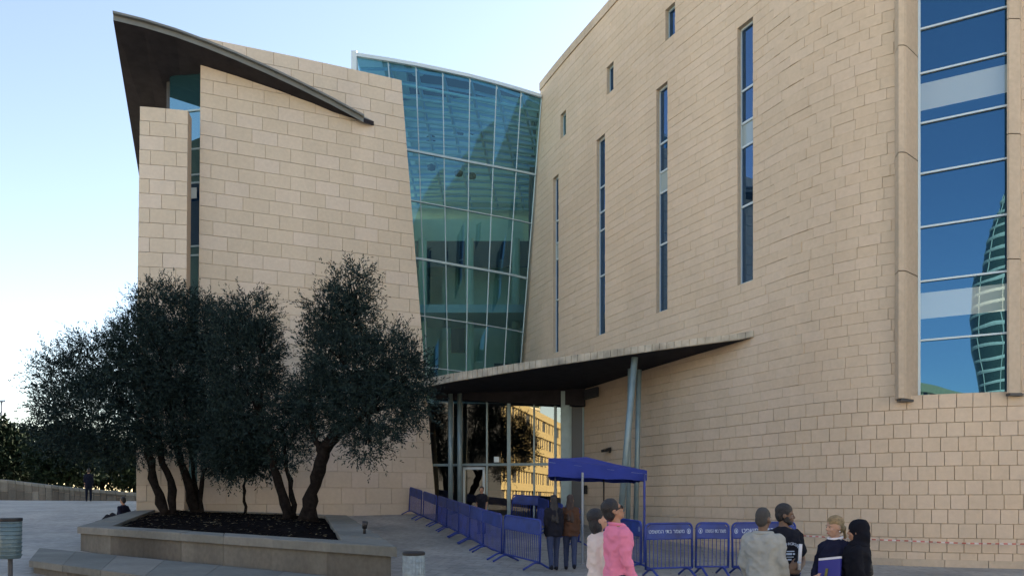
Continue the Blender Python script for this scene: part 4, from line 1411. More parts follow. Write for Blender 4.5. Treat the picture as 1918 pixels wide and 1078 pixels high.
# ================================================================ FAR LEFT
rw = empty('retaining_wall', (-30, 45, 1.5)); tag(rw, 'long low weathered stone retaining wall at the far left', 'wall')
RWp = [(-60, 893, 47.0), (0, 897, 45.5), (60, 904, 44.0), (110, 910, 43.0), (150, 914, 42.0), (200, 918, 41.0), (270, 924, 40.0)]
for i in range(len(RWp) - 1):
    (x0, y0, d0), (x1, y1, d1) = RWp[i], RWp[i + 1]
    n = 4
    for k in range(n):
        u0, u1 = k / n, (k + 1) / n
        a = P(x0 + (x1 - x0) * u0 + .3, y0 + (y1 - y0) * u0, d0 + (d1 - d0) * u0); b = P(x0 + (x1 - x0) * u1 - .3, y0 + (y1 - y0) * u1, d0 + (d1 - d0) * u1)
        zb_ = min(gz(a.x, a.y), gz(b.x, b.y)) - .3
        zm = [zb_, (gz(a.x, a.y) + a.z) / 2 + random.uniform(-.1, .1), a.z - .16]
        for q in range(2):
            m = MB(); m.hexa([(a.x, a.y, zm[q]), (b.x, b.y, zm[q]), (b.x, b.y + .5, zm[q]), (a.x, a.y + .5, zm[q])], [(a.x, a.y, zm[q + 1] - .012), (b.x, b.y, zm[q + 1] - .012), (b.x, b.y + .5, zm[q + 1] - .012), (a.x, a.y + .5, zm[q + 1] - .012)])
            m.build('stone', M['planter_stone'], rw)
        m = MB(); m.hexa([(a.x, a.y - .05, a.z - .16), (b.x, b.y - .05, b.z - .16), (b.x, b.y + .6, b.z - .16), (a.x, a.y + .6, a.z - .16)], [(a.x, a.y - .05, a.z), (b.x, b.y - .05, b.z), (b.x, b.y + .6, b.z), (a.x, a.y + .6, a.z)])
        m.build('cap_stone', M['cap_stone'], rw)
ck = MB()
for i in range(len(RWp) - 1):
    (x0, y0, d0), (x1, y1, d1) = RWp[i], RWp[i + 1]
    a, b = P(x0, y0, d0), P(x1, y1, d1)
    ck.hexa([(a.x, a.y + .1, gz(a.x, a.y) - .5), (b.x, b.y + .1, gz(b.x, b.y) - .5), (b.x, b.y + .45, gz(b.x, b.y) - .5), (a.x, a.y + .45, gz(a.x, a.y) - .5)], [(a.x, a.y + .1, a.z - .17), (b.x, b.y + .1, b.z - .17), (b.x, b.y + .45, b.z - .17), (a.x, a.y + .45, a.z - .17)])
ck.build('core', M['joint_dark'], rw)
p = P(3, 752, 62); gx0 = gz(p.x, p.y)
sl2 = empty('street_lamp', (p.x, p.y, gx0)); tag(sl2, 'thin street lamp rising over the trees at the left edge', 'street lamp')
m = MB(); m.tube([(p.x, p.y, gx0), (p.x, p.y, p.z)], [.12, .07], 10); m.build('pole', M['grey_pole'], sl2, smooth=True)
m = MB(); m.hexa([(p.x - .4, p.y - .15, p.z - .02), (p.x + .42, p.y - .15, p.z + .02), (p.x + .42, p.y + .15, p.z + .02), (p.x - .4, p.y + .15, p.z - .02)], [(p.x - .4, p.y - .12, p.z + .12), (p.x + .42, p.y - .12, p.z + .14), (p.x + .42, p.y + .12, p.z + .14), (p.x - .4, p.y + .12, p.z + .12)])
m.build('lamp_head', M['grey_pole'], sl2)
# ================================================================ TREES
def shoots(lobes, n_shoot, n_leaf, ll, lw, seed, up=.35, length=(.22, .70), core=.45):
    """leaves on shoots through the crown's lobes -> (N,4,3) quads"""
    r = np.random.default_rng(seed)
    out = []
    for (c, rad, wt) in lobes:
        n = int(n_shoot * wt)
        v = r.normal(size=(n, 3)); v /= np.linalg.norm(v, axis=1, keepdims=True)
        # lumpy radius
        lump = np.array([1 + .28 * mnoise.noise(Vector((float(a[0]) * 2.2 + c[0], float(a[1]) * 2.2 + c[1], float(a[2]) * 2.2 + seed))) for a in v])
        rr = core + (1 - core) * r.random(n) ** .6
        o = np.array(c) + v * (rr * lump)[:, None] * np.array(rad)
        d = v * .75 + r.normal(size=(n, 3)) * .55 + np.array([0, 0, up])
        d /= np.linalg.norm(d, axis=1, keepdims=True)
        L = r.uniform(*length, n)
        for k in range(n_leaf):
            u = (k + .5) / n_leaf
            p = o + d * (L * u)[:, None] + np.array([0, 0, -.06]) * (L * u * u)[:, None]
            s = r.normal(size=(n, 3)); s -= d * (s * d).sum(1, keepdims=True); s /= np.linalg.norm(s, axis=1, keepdims=True)
            ax = d * .75 + s * .75; ax /= np.linalg.norm(ax, axis=1, keepdims=True)
            w = np.cross(ax, r.normal(size=(n, 3))); w /= np.linalg.norm(w, axis=1, keepdims=True)
            l = ll * r.uniform(.7, 1.25, n)[:, None]; ww = lw * r.uniform(.7, 1.2, n)[:, None]
            out.append(np.stack([p, p + ax * l * .5 + w * ww * .5, p + ax * l, p + ax * l * .5 - w * ww * .5], 1))
    return np.concatenate(out)


def lobe(px, py, d, rx, ry, wt=1.0, dd=None):
    p = P(px, py, d)
    k = d / F
    return ((p.x, p.y, p.z), (rx * k, (dd if dd else (rx + ry) / 2) * k, ry * k), wt * (rx * ry) / 6000)


def tree(name, label, cat, base, limbs, lobes, n_shoot=1000, n_leaf=12, ll=.11, lw=.032, seed=1, group=None, leaf='leaf', **kw):
    t = empty(name, base)
    tag(t, label, cat, group)
    m = MB()
    rr = random.Random(seed)
    for pts, r0, r1 in limbs:
        n = len(pts)
        pp = rs([tuple(p) for p in pts], max(8, n * 3))
        pp = [Vector(p) + Vector((rr.uniform(-.05, .05), rr.uniform(-.05, .05), 0)) * (0 if i == 0 else 1) for i, p in enumerate(pp)]
        rads = [.84 * (r0 + (r1 - r0) * i / (len(pp) - 1)) * rr.uniform(.80, 1.2) for i in range(len(pp))]
        rads[0] *= 1.25
        m.tube(pp, rads, 9)
        # twigs from the limb's end into the lobes
    for (c, rad, w) in lobes:
        start = min((Vector(l[0][-1]) for l in limbs), key=lambda q: (q - Vector(c)).length)
        m.tube([start, start.lerp(Vector(c), .5) + Vector((rr.uniform(-.15, .15), rr.uniform(-.15, .15), .1)), Vector(c)], [limbs[0][2] * .8, .03, .015], 6)
        for k in range(4):
            e = Vector(c) + Vector((rr.uniform(-1, 1) * rad[0], rr.uniform(-1, 1) * rad[1], rr.uniform(-.3, 1) * rad[2])) * .7
            m.tube([Vector(c).lerp(start, .3), Vector(c).lerp(e, .5), e], [.03, .018, .006], 5)
    m.build('trunk', M['bark'], t, smooth=True)
    quads_mesh('crown', shoots(lobes, n_shoot, n_leaf, ll, lw, seed, **kw), M[leaf], t)
    return t


GO = 'olive trees in the stone planter'
def soil_pt(px, d, py=None):
    x, y = W(px, d)
    return Vector((x, y, 0.93 + (y - 20) * .022))


b = soil_pt(312, 23.4)
tree('olive_tree', 'spreading olive tree at the left end of the planter, crown over the plaza', 'tree', b,
     [([b, P(292, 910, 23.3), P(282, 860, 23.2), P(268, 800, 23.0)], .20, .10), ([b + Vector((.15, .1, 0)), P(318, 900, 23.4), P(300, 850, 23.4), P(292, 780, 23.5)], .16, .08)],
     [lobe(128, 715, 23.5, 58, 62), lobe(190, 690, 23.2, 62, 66), lobe(160, 780, 23.0, 88, 76), lobe(118, 815, 23.2, 46, 44, .9), lobe(235, 760, 22.8, 80, 80), lobe(215, 840, 23.0, 65, 40, .8), lobe(260, 660, 23.2, 50, 60)], seed=21, group=GO)
b = soil_pt(372, 24.2)
tree('olive_tree', 'tallest dark olive tree at planter centre, crown covering the slot window', 'tree', b,
     [([b, P(352, 905, 24.0), P(335, 860, 23.8), P(322, 780, 23.6)], .19, .09), ([b + Vector((.1, 0, 0)), P(378, 900, 24.1), P(385, 860, 24.1), P(400, 800, 24)], .09, .05), ([b + Vector((.05, 0.1, 0)), P(362, 890, 24.3), P(355, 840, 24.3)], .10, .06)],
     [lobe(305, 580, 23.4, 50, 48), lobe(345, 610, 23.6, 60, 60), lobe(265, 640, 23.4, 40, 66), lobe(310, 680, 23.2, 85, 80), lobe(370, 710, 23.5, 70, 80), lobe(330, 780, 23.2, 80, 65), lobe(395, 620, 23.8, 42, 52), lobe(405, 780, 23.6, 60, 55), lobe(330, 830, 23.5, 62, 34), lobe(405, 838, 23.8, 40, 36)], seed=22, group=GO)
b = soil_pt(541, 21.9)
tree('olive_tree', 'olive tree right of centre with slim trunk leaning left', 'tree', b,
     [([b, P(527, 915, 21.9), P(512, 860, 21.8), P(490, 790, 21.7)], .19, .09), ([b + Vector((.12, .15, 0)), P(549, 920, 22.1), P(538, 880, 22.1), P(530, 810, 22)], .10, .06)],
     [lobe(470, 600, 22.2, 40, 46), lobe(435, 625, 22.5, 40, 50), lobe(455, 680, 22.2, 68, 70), lobe(492, 650, 21.9, 26, 56), lobe(480, 760, 22, 76, 70), lobe(440, 820, 22.3, 58, 46), lobe(530, 800, 21.7, 48, 50), lobe(425, 862, 22.4, 40, 34), lobe(545, 840, 21.8, 36, 34, .8)], seed=23, group=GO)
b = soil_pt(577, 21.3)
tree('olive_tree', 'open olive tree at the right end of the planter with thick leaning trunk', 'tree', b,
     [([b, P(586, 920, 21.2), P(598, 870, 21.0), P(610, 835, 20.9), P(640, 790, 20.8)], .27, .13), ([P(605, 850, 20.95), P(590, 820, 21), P(580, 780, 21.1)], .13, .07), ([P(612, 838, 20.9), P(640, 812, 20.7), P(690, 770, 20.5)], .13, .07)],
     [lobe(660, 545, 20.9, 34, 46, 1.1), lobe(618, 590, 21.0, 40, 45), lobe(655, 610, 20.8, 44, 52), lobe(615, 660, 21.0, 42, 54), lobe(660, 690, 20.6, 70, 68), lobe(730, 680, 20.4, 54, 60), lobe(760, 705, 20.3, 40, 48, .9), lobe(620, 755, 20.9, 66, 58), lobe(700, 770, 20.4, 76, 60), lobe(775, 760, 20.2, 34, 36, .7), lobe(690, 835, 20.5, 34, 32, .8), lobe(590, 745, 21, 34, 46)], seed=24, group=GO)
b = soil_pt(458, 24.6)
tree('young_tree', 'small round young tree on a straight thin trunk between the olives', 'tree', b,
     [([b, P(459, 930, 24.6), P(457, 890, 24.6)], .07, .045)],
     [lobe(455, 845, 24.6, 46, 38), lobe(425, 870, 24.6, 24, 24, .9), lobe(490, 866, 24.6, 28, 26, .9)], seed=25, n_shoot=1500, ll=.13, lw=.05)

GF = 'broad trees beyond the retaining wall'
for i, (px, py, d, rx, ry, lab) in enumerate(((-15, 840, 56, 58, 56, 'round green tree under the street lamp at the left edge'), (60, 855, 60, 60, 50, 'dark broad tree just right of the street lamp'), (125, 850, 54, 55, 52, 'dark broad tree behind the leftmost olive crown'), (190, 862, 58, 56, 44, 'dark broad tree behind the standing man at the left'), (252, 872, 60, 45, 40, 'dark broad tree beside the left corner of the pale block'))):
    x, y = W(px, d); bz = gz(x, y)
    bb = Vector((x, y, bz))
    tree('broad_tree', lab, 'tree', bb, [([bb, bb + Vector((.1, 0, 1.2)), P(px, py + 20, d)], .25, .14)],
         [lobe(px - rx * .45, py + 8, d, rx * .6, ry * .75), lobe(px + rx * .45, py + 5, d, rx * .6, ry * .7), lobe(px, py - ry * .35, d, rx * .7, ry * .65), lobe(px, py + ry * .6, d, rx * .95, ry * .5)], n_shoot=1500, n_leaf=9, ll=.34, lw=.17, seed=40 + i, group=GF, leaf='leaf_far', core=.3, length=(.4, .9))
# ================================================================ PEOPLE
M['skin_light'] = plain('light skin', (0.50, 0.29, 0.20), 0.55, var=0.06, vscale=30)
M['skin_tan'] = plain('tan skin', (0.36, 0.19, 0.12), 0.55, var=0.06, vscale=30)
M['skin_dark'] = plain('brown skin', (0.15, 0.085, 0.055), 0.5, var=0.06, vscale=30)
M['hair_black'] = plain('black hair', (0.010, 0.009, 0.010), 0.45, bump=0.8, bscale=90)
M['hair_grey'] = plain('short grey hair', (0.05, 0.048, 0.045), 0.8, bump=0.6, bscale=120)
M['hair_blonde'] = plain('dark blonde hair', (0.26, 0.18, 0.085), 0.5, bump=0.8, bscale=80, var=0.3, vscale=40)
M['hair_brown'] = plain('brown hair', (0.030, 0.016, 0.012), 0.5, bump=0.8, bscale=90)
M['eye_white'] = plain('eye white', (0.35, 0.33, 0.31), 0.3)
M['lip'] = plain('lips', (0.33, 0.12, 0.10), 0.5)


def cloth(name, col, fold=0.8, scale=7.0):
    return plain(name, col, 0.9, bump=fold, bscale=scale, var=0.05, vscale=14, spec=0.15)


M['c_pink'] = cloth('pink shirt cotton', (0.74, 0.22, 0.34))
M['c_white'] = cloth('cream top', (0.66, 0.56, 0.52))
M['c_grey'] = cloth('pale grey jacket', (0.33, 0.345, 0.32), 1.0, 6)
M['c_black'] = cloth('black cotton', (0.012, 0.013, 0.020))
M['c_navy'] = cloth('navy wool', (0.012, 0.014, 0.032))
M['c_hood'] = cloth('black hood cloth', (0.008, 0.009, 0.014))
M['c_jeans'] = cloth('dark jeans', (0.035, 0.05, 0.10))
M['c_brown'] = cloth('brown leather', (0.075, 0.038, 0.025))
M['c_bluework'] = cloth('dark blue work clothes', (0.009, 0.012, 0.024))
M['paper'] = plain('white paper', (0.72, 0.72, 0.75), 0.7)
M['folder'] = plain('royal blue folder', (0.025, 0.03, 0.24), 0.5)
M['olive_badge'] = plain('olive badge', (0.15, 0.15, 0.03), 0.6)
M['collar'] = plain('white collar', (0.74, 0.74, 0.76), 0.8)


def V3(*a): return Vector(a)


def capsule(m, p0, p1, r0, r1, seg=10, e0=1.0, e1=1.0):
    p0, p1 = Vector(p0), Vector(p1)
    t = (p1 - p0)
    if t.length < 1e-6: t = Vector((0, 0, 1e-4))
    t.normalize()
    pts, rad = [], []
    for k in range(4):
        a = math.pi / 2 * (k + .15) / 4
        pts.append(p0 - t * r0 * math.cos(a) * e0); rad.append(r0 * math.sin(a))
    pts.append(p0); rad.append(r0)
    pts.append(p1); rad.append(r1)
    for k in range(3, -1, -1):
        a = math.pi / 2 * (k + .15) / 4
        pts.append(p1 + t * r1 * math.cos(a) * e1); rad.append(r1 * math.sin(a))
    m.tube(pts, rad, seg)


def chain(m, pts, rads):
    for i in range(len(pts) - 1):
        capsule(m, pts[i], pts[i + 1], rads[i], rads[i + 1])


def ellip(m, c, rx, ry, rz, rot=None, seg=18, rings=10):
    vs, fs = [], []
    c = Vector(c)
    for i in range(rings + 1):
        th = math.pi * min(max(i / rings, .02), .98)
        for k in range(seg):
            a = 2 * math.pi * k / seg
            p = Vector((rx * math.sin(th) * math.cos(a), ry * math.sin(th) * math.sin(a), rz * math.cos(th)))
            if rot: p = rot @ p
            vs.append(c + p)
    for i in range(rings):
        for k in range(seg):
            k2 = (k + 1) % seg
            fs.append((i * seg + k, (i + 1) * seg + k, (i + 1) * seg + k2, i * seg + k2))
    fs.append(tuple(range(seg))); fs.append(tuple(rings * seg + k for k in range(seg - 1, -1, -1)))
    m.add(vs, fs)


def loft(m, rings, seg=20):
    """rings: (centre, rx, ry), stacked upwards"""
    vs, fs = [], []
    for c, rx, ry in rings:
        for k in range(seg):
            a = 2 * math.pi * k / seg
            # slightly squared section, like a rib cage
            ca, sa = math.cos(a), math.sin(a)
            q = 1 / (abs(ca) ** 2.5 + abs(sa) ** 2.5) ** (1 / 2.5)
            vs.append((c[0] + rx * ca * q, c[1] + ry * sa * q, c[2]))
    for i in range(len(rings) - 1):
        for k in range(seg):
            k2 = (k + 1) % seg
            fs.append((i * seg + k, i * seg + k2, (i + 1) * seg + k2, (i + 1) * seg + k))
    fs.append(tuple(range(seg - 1, -1, -1))); fs.append(tuple((len(rings) - 1) * seg + k for k in range(seg)))
    m.add(vs, fs)


def solid(name, m, voxel, mat, parent, smooth_it=4, wob=0.0):
    """melt the overlapping forms into one continuous skin"""
    me = bpy.data.meshes.new(name); me.from_pydata(m.v, [], m.f); me.update()
    o = bpy.data.objects.new(name, me); COL.objects.link(o)
    md = o.modifiers.new('r', 'REMESH'); md.mode = 'VOXEL'; md.voxel_size = voxel; md.use_smooth_shade = True
    sm = o.modifiers.new('s', 'SMOOTH'); sm.factor = .5; sm.iterations = smooth_it
    dg = bpy.context.evaluated_depsgraph_get()
    ne = bpy.data.meshes.new_from_object(o.evaluated_get(dg))
    o.modifiers.clear(); o.data = ne; bpy.data.meshes.remove(me)
    ne.name = name; ne.materials.clear(); ne.materials.append(mat)
    if wob > 0:
        co = np.empty(len(ne.vertices) * 3, np.float32); ne.vertices.foreach_get('co', co); co = co.reshape(-1, 3)
        nr = np.empty(len(ne.vertices) * 3, np.float32); ne.vertices.foreach_get('normal', nr); nr = nr.reshape(-1, 3)
        w = np.array([.8 - 2.6 * abs(mnoise.noise(Vector((float(p[0]) * 7 + float(p[2]) * 4, float(p[1]) * 7 - float(p[2]) * 3, float(p[2]) * 6)))) + .5 * mnoise.noise(Vector((float(p[0]) * 22 + 5, float(p[1]) * 22, float(p[2]) * 26))) for p in co])
        co += nr * (w * wob)[:, None]
        ne.vertices.foreach_set('co', co.ravel())
    ne.polygons.foreach_set('use_smooth', [True] * len(ne.polygons)); ne.update()
    o.parent = parent
    return o


def hand(m, wrist, d, palm_n, side, s=1.0, curl=.5, spread=.25):
    """palm and five bent fingers; d runs wrist->knuckles, palm_n is where the palm faces, side -> thumb"""
    d = Vector(d).normalized(); n = Vector(palm_n); n = (n - d * n.dot(d)).normalized(); t = Vector(side); t = (t - d * t.dot(d) - n * t.dot(n)).normalized()
    w = Vector(wrist)
    for u in (-.028, -.009, .010, .028):
        capsule(m, w + t * u * .7 * s, w + d * .085 * s + t * u * s, .016 * s, .013 * s, 8)
    for i, (u, L) in enumerate(((.031, .068), (.011, .078), (-.010, .072), (-.029, .055))):
        p = w + d * .088 * s + t * u * s
        a = 0.0
        dd = (d + t * u * spread * 6).normalized()
        for k, f in enumerate((.45, .32, .23)):
            a += curl * (.5, .8, .7)[k]
            v = dd * math.cos(a) + n * math.sin(a)
            q = p + v * L * f * s
            capsule(m, p, q, (.0095, .009, .008)[k] * s, (.009, .008, .007)[k] * s, 7); p = q
    p = w + d * .028 * s + t * .03 * s
    q = p + (t * .75 + d * .6 + n * .35).normalized() * .042 * s; capsule(m, p, q, .014 * s, .011 * s, 8)
    capsule(m, q, q + (d * .8 + t * .2 + n * .5).normalized() * .034 * s, .011 * s, .0085 * s, 8)


def person(label, px, d, face, H, top, bottom, skin, hair, hair_style, arms=None, head=(0, 0), female=False, voxel=.011, top_hem=.86, sleeves='long', walk=0.0, ground=None, group=None, shoe='c_black', hood=False, face_detail=True, coat=0.0, beard=False, bulk=1.0, extra=None):
    """face: heading in degrees, 0 = away from the camera (+y), 90 = to the left, -90 = to the right.  head=(yaw,pitch) degrees."""
    x, y = W(px, d)
    z0 = gz(x, y) if ground is None else ground
    root = empty('person', (x, y, z0), R(face))
    tag(root, label, 'person', group)
    s = H / 1.75
    sw = (.142 if female else .160) * s * (bulk ** .5)
    hw = (.150 if female else .140) * s
    ww = (.115 if female else .132) * s * bulk
    tdp = .105 * s * bulk
    # ---- key points (local: x right, y forward, z up)
    hipz, kneez, ankz, shz, nkz = .93 * s, .50 * s, .085 * s, 1.435 * s, 1.50 * s
    legs = []
    for sg in (-1, 1):
        st = walk * sg
        hip = V3(sg * .085 * s, 0, hipz); knee = V3(sg * .095 * s, .05 * s + st * .16 * s, kneez); ank = V3(sg * .10 * s, -.02 * s + st * (.30 if st > 0 else .34) * s, ankz + (.05 * s if st < 0 else 0))
        legs.append((hip, knee, ank))
    if arms is None:
        arms = {}
    AR = {}
    for sg, key in ((-1, 'L'), (1, 'R')):
        sh = V3(sg * sw, -.005, shz - .045 * s)
        if key in arms:
            el, wr = [V3(*p) * s for p in arms[key][:2]]
        else:
            el = V3(sg * (sw / s + .035), -.03, 1.13) * s; wr = V3(sg * (sw / s + .03), .05, .87) * s
        AR[key] = (sh, el, wr, arms[key][2] if key in arms and len(arms[key]) > 2 else None)
    # ---- the body: one continuous figure
    m = MB()
    tor = [((0, 0, .86 * s), hw * .96, .10 * s), ((0, 0, .95 * s), hw, .108 * s), ((0, .0, 1.06 * s), ww * 1.02, .095 * s), ((0, .005, 1.16 * s), ww * 1.04, tdp * .95), ((0, .01 * s, 1.28 * s), ww * 1.18, tdp * 1.12), ((0, 0, 1.38 * s), sw * .95, tdp * 1.0), ((0, -.005, 1.45 * s), sw * .70, .075 * s), ((0, -.005 * s, 1.485 * s), .07 * s, .06 * s)]
    loft(m, tor)
    if female: ellip(m, (-.065 * s, .095 * s, 1.27 * s), .058 * s, .05 * s, .06 * s); ellip(m, (.065 * s, .095 * s, 1.27 * s), .058 * s, .05 * s, .06 * s)
    for hip, knee, ank in legs:
        chain(m, [hip, hip.lerp(knee, .5), knee, knee.lerp(ank, .35), ank], [.088 * s, .075 * s, .054 * s, .053 * s, .036 * s])
        capsule(m, ank + V3(0, -.03 * s, -.04 * s), ank + V3(0, .14 * s, -.052 * s), .034 * s, .028 * s)
    for sg, key in ((-1, 'L'), (1, 'R')):
        sh, el, wr, _ = AR[key]
        chain(m, [sh, sh.lerp(el, .5), el, el.lerp(wr, .35), wr], [.052 * s, .044 * s, .036 * s, .036 * s, .025 * s])
        dv = (wr - el).normalized()
        pose = AR[key][3] or {}
        hand(m, wr + dv * .01, pose.get('dir', dv), pose.get('palm', V3(-sg, 0.2, 0)), pose.get('thumb', V3(0, 1, 0.2)), s * (.92 if female else 1.0), pose.get('curl', .45))
    hm = Matrix.Rotation(R(head[0]), 3, 'Z') @ Matrix.Rotation(R(head[1]), 3, 'X')
    pv = V3(0, -.005, 1.52 * s)
    hz = lambda x_, y_, z_: pv + hm @ (V3(x_, y_, z_) * s)
    capsule(m, (0, -.012 * s, 1.43 * s), hz(0, -.012, .045), .056 * s * (.88 if female else 1), .052 * s * (.88 if female else 1))
    ellip(m, hz(0, -.005, .135), .074 * s, .094 * s, .098 * s, hm)             # cranium
    ellip(m, hz(0, .022, .07), .060 * s, .070 * s, .078 * s, hm)               # face
    ellip(m, hz(0, .052, .018), .036 * s, .034 * s, .026 * s, hm)              # chin
    ellip(m, hz(0, .080, .125), .050 * s, .016 * s, .012 * s, hm)              # brow
    chain(m, [hz(0, .088, .115), hz(0, .108, .082)], [.009 * s, .014 * s]); ellip(m, hz(0, .102, .078), .017 * s, .014 * s, .010 * s, hm)
    for sg in (-1, 1):
        ellip(m, hz(sg * .076, -.008, .095), .011 * s, .020 * s, .032 * s, hm)  # ears
        ellip(m, hz(sg * .040, .066, .075), .022 * s, .022 * s, .018 * s, hm)   # cheeks
    ellip(m, hz(0, .090, .045), .024 * s, .012 * s, .008 * s, hm); ellip(m, hz(0, .088, .034), .021 * s, .012 * s, .008 * s, hm)
    solid('body', m, voxel * .8, M[skin], root, 3)
    if face_detail:
        for sg in (-1, 1):
            m = MB(); ellip(m, hz(sg * .031, .079, .105), .012 * s, .009 * s, .006 * s, hm, 10, 6); eo = m.build('eye', M['eye_white'], None, True); eo.parent = root
            m = MB(); ellip(m, hz(sg * .031, .087, .105), .006 * s, .0045 * s, .006 * s, hm, 8, 5); e2 = m.build('iris', M['black'], None, True); e2.parent = eo
            m = MB(); ellip(m, hz(sg * .032, .088, .125), .020 * s, .008 * s, .0045 * s, hm, 8, 5); e3 = m.build('eyebrow', M[hair], None, True); e3.parent = root
        m = MB(); ellip(m, hz(0, .097, .040), .022 * s, .007 * s, .008 * s, hm, 10, 6); lo_ = m.build('lips', M['lip'], None, True); lo_.parent = root
    # ---- clothes
    m = MB()
    g_ = .020 * s + coat
    ti = [(c, rx + g_, ry + g_ * 1.1) for c, rx, ry in tor if c[2] >= top_hem * s - .001]
    if ti[0][0][2] > top_hem * s + .02: ti = [((0, 0, top_hem * s), hw + g_ + .006, .112 * s + g_)] + ti
    if top_hem < .86: ti = [((0, 0, top_hem * s), hw + g_ + .012, .118 * s + g_)] + ti
    ti[-1] = (ti[-1][0], .072 * s, .066 * s)
    loft(m, ti)
    if female: ellip(m, (-.065 * s, .10 * s, 1.27 * s), .07 * s, .06 * s, .07 * s); ellip(m, (.065 * s, .10 * s, 1.27 * s), .07 * s, .06 * s, .07 * s)
    for key in ('L', 'R'):
        sh, el, wr, _ = AR[key]
        q = .012 * s + coat * .6
        if sleeves == 'long': chain(m, [sh, sh.lerp(el, .5), el, wr.lerp(el, .06)], [.056 * s + q, .046 * s + q, .041 * s + q, .031 * s + q])
        else: chain(m, [sh, sh.lerp(el, .62)], [.056 * s + q, .052 * s + q])
    shirt = solid('shirt' if coat < .015 else 'jacket', m, voxel, M[top], root, 3, wob=.014 * s)
    m = MB()
    loft(m, [((0, 0, .80 * s), hw * .9, .10 * s), ((0, 0, .90 * s), hw + .012, .115 * s), ((0, 0, 1.0 * s), hw + .008, .112 * s), ((0, 0, 1.05 * s), ww + .012, .10 * s)])
    for hip, knee, ank in legs:
        chain(m, [hip, hip.lerp(knee, .5), knee, knee.lerp(ank, .5), ank + V3(0, 0, -.01)], [.098 * s, .087 * s, .069 * s, .062 * s, .055 * s])
    solid('trousers', m, voxel * 1.2, M[bottom], root, 3, wob=.004 * s)
    m = MB()
    for hip, knee, ank in legs:
        capsule(m, ank + V3(0, -.04 * s, -.045 * s), ank + V3(0, .15 * s, -.05 * s), .044 * s, .036 * s); capsule(m, ank + V3(0, -.01, 0), ank + V3(0, -.01, -.03), .046 * s, .046 * s)
    solid('shoes', m, voxel * 1.2, M[shoe], root, 2)
    # ---- hair
    m = MB()
    if hair_style == 'short':
        ellip(m, hz(0, -.014, .150), .080 * s, .096 * s, .096 * s, hm); ellip(m, hz(0, -.045, .10), .072 * s, .062 * s, .085 * s, hm)
    elif hair_style == 'crop':
        ellip(m, hz(0, -.014, .143), .079 * s, .096 * s, .096 * s, hm); ellip(m, hz(0, -.040, .10), .072 * s, .062 * s, .080 * s, hm)
    elif hair_style == 'long':
        ellip(m, hz(0, -.016, .150), .086 * s, .102 * s, .100 * s, hm); ellip(m, hz(0, -.050, .06), .085 * s, .068 * s, .13 * s, hm)
        capsule(m, hz(-.03, -.055, .02), V3(-.04 * s, -.135 * s, 1.17 * s), .062 * s, .040 * s); capsule(m, hz(.03, -.055, .02), V3(.05 * s, -.135 * s, 1.14 * s), .062 * s, .038 * s)
    elif hair_style == 'bob':
        ellip(m, hz(0, -.018, .150), .088 * s, .102 * s, .100 * s, hm); ellip(m, hz(0, -.050, .055), .094 * s, .075 * s, .115 * s, hm)
    elif hair_style == 'tied':
        ellip(m, hz(0, -.014, .150), .081 * s, .100 * s, .100 * s, hm); ellip(m, hz(0, -.055, .10), .066 * s, .058 * s, .075 * s, hm)
        ellip(m, hz(0, -.115, .085), .032 * s, .034 * s, .036 * s, hm); capsule(m, hz(0, -.12, .075), hz(0, -.125, -.03), .026 * s, .014 * s)
    if m.f and hair_style != 'none':
        solid('hair', m, voxel * .8, M[hair], root, 2, wob=.007 * s)
    if beard:
        m = MB(); ellip(m, hz(0, .050, .022), .052 * s, .048 * s, .036 * s, hm); ellip(m, hz(0, .094, .055), .026 * s, .008 * s, .006 * s, hm)
        for sg in (-1, 1): ellip(m, hz(sg * .050, .020, .055), .020 * s, .040 * s, .042 * s, hm)
        solid('beard', m, voxel * .7, M[hair], root, 2)
    if hood:
        m = MB(); ellip(m, hz(0, -.022, .145), .100 * s, .118 * s, .118 * s, hm); ellip(m, hz(0, -.05, .05), .105 * s, .095 * s, .14 * s, hm); ellip(m, (0, -.02 * s, 1.46 * s), .15 * s, .12 * s, .08 * s)
        solid('hood', m, voxel, M['c_hood'], root, 4, wob=.008 * s)
    root['hz'] = 0
    del root['hz']
    if extra: extra(root, s, hz, hm, AR, shirt)
    return root


def add(root, name, mat, fn, smooth=False):
    m = MB(); fn(m); o = m.build(name, M[mat] if isinstance(mat, str) else mat, None, smooth); o.parent = root
    return o


# pink shirt, looking up
def ex_pink(root, s, hz, hm, AR, shirt):
    def f(m):
        for sg in (-1, 1):
            ellip(m, hz(sg * .036, .093, .108), .026 * s, .012 * s, .020 * s, hm, 12, 8); m.tube([hz(sg * .062, .085, .112), hz(sg * .082, -.01, .108)], .005, 5)
        m.tube([hz(-.012, .102, .112), hz(.012, .102, .112)], .005, 5)
    add(root, 'sunglasses', 'black', f, True)
    def c(m): m.tube([(.078 * s * math.cos(a), -.01 * s + .075 * s * math.sin(a), 1.478 * s + .012 * math.sin(a) * -1) for a in np.linspace(.35 + math.pi / 2, 2 * math.pi - .35 + math.pi / 2, 20)], .017 * s, 8)
    add(root, 'collar', 'c_pink', c, True)


person('man in a pink shirt and sunglasses looking up, seen from behind', 1157, 7.7, -72, 1.77, 'c_pink', 'c_jeans', 'skin_tan', 'hair_black', 'short',
       arms={'L': ((-.20, .0, 1.14), (-.17, .10, .90)), 'R': ((.20, .0, 1.13), (.19, .10, .88))}, head=(-6, 26), extra=ex_pink, bulk=.97, top_hem=.78)
person('woman in a cream top with dark hair, close behind the man in pink', 1125, 8.1, -66, 1.65, 'c_white', 'c_black', 'skin_light', 'hair_black', 'bob',
       head=(-12, 16), female=True, bulk=1.05, top_hem=.80)


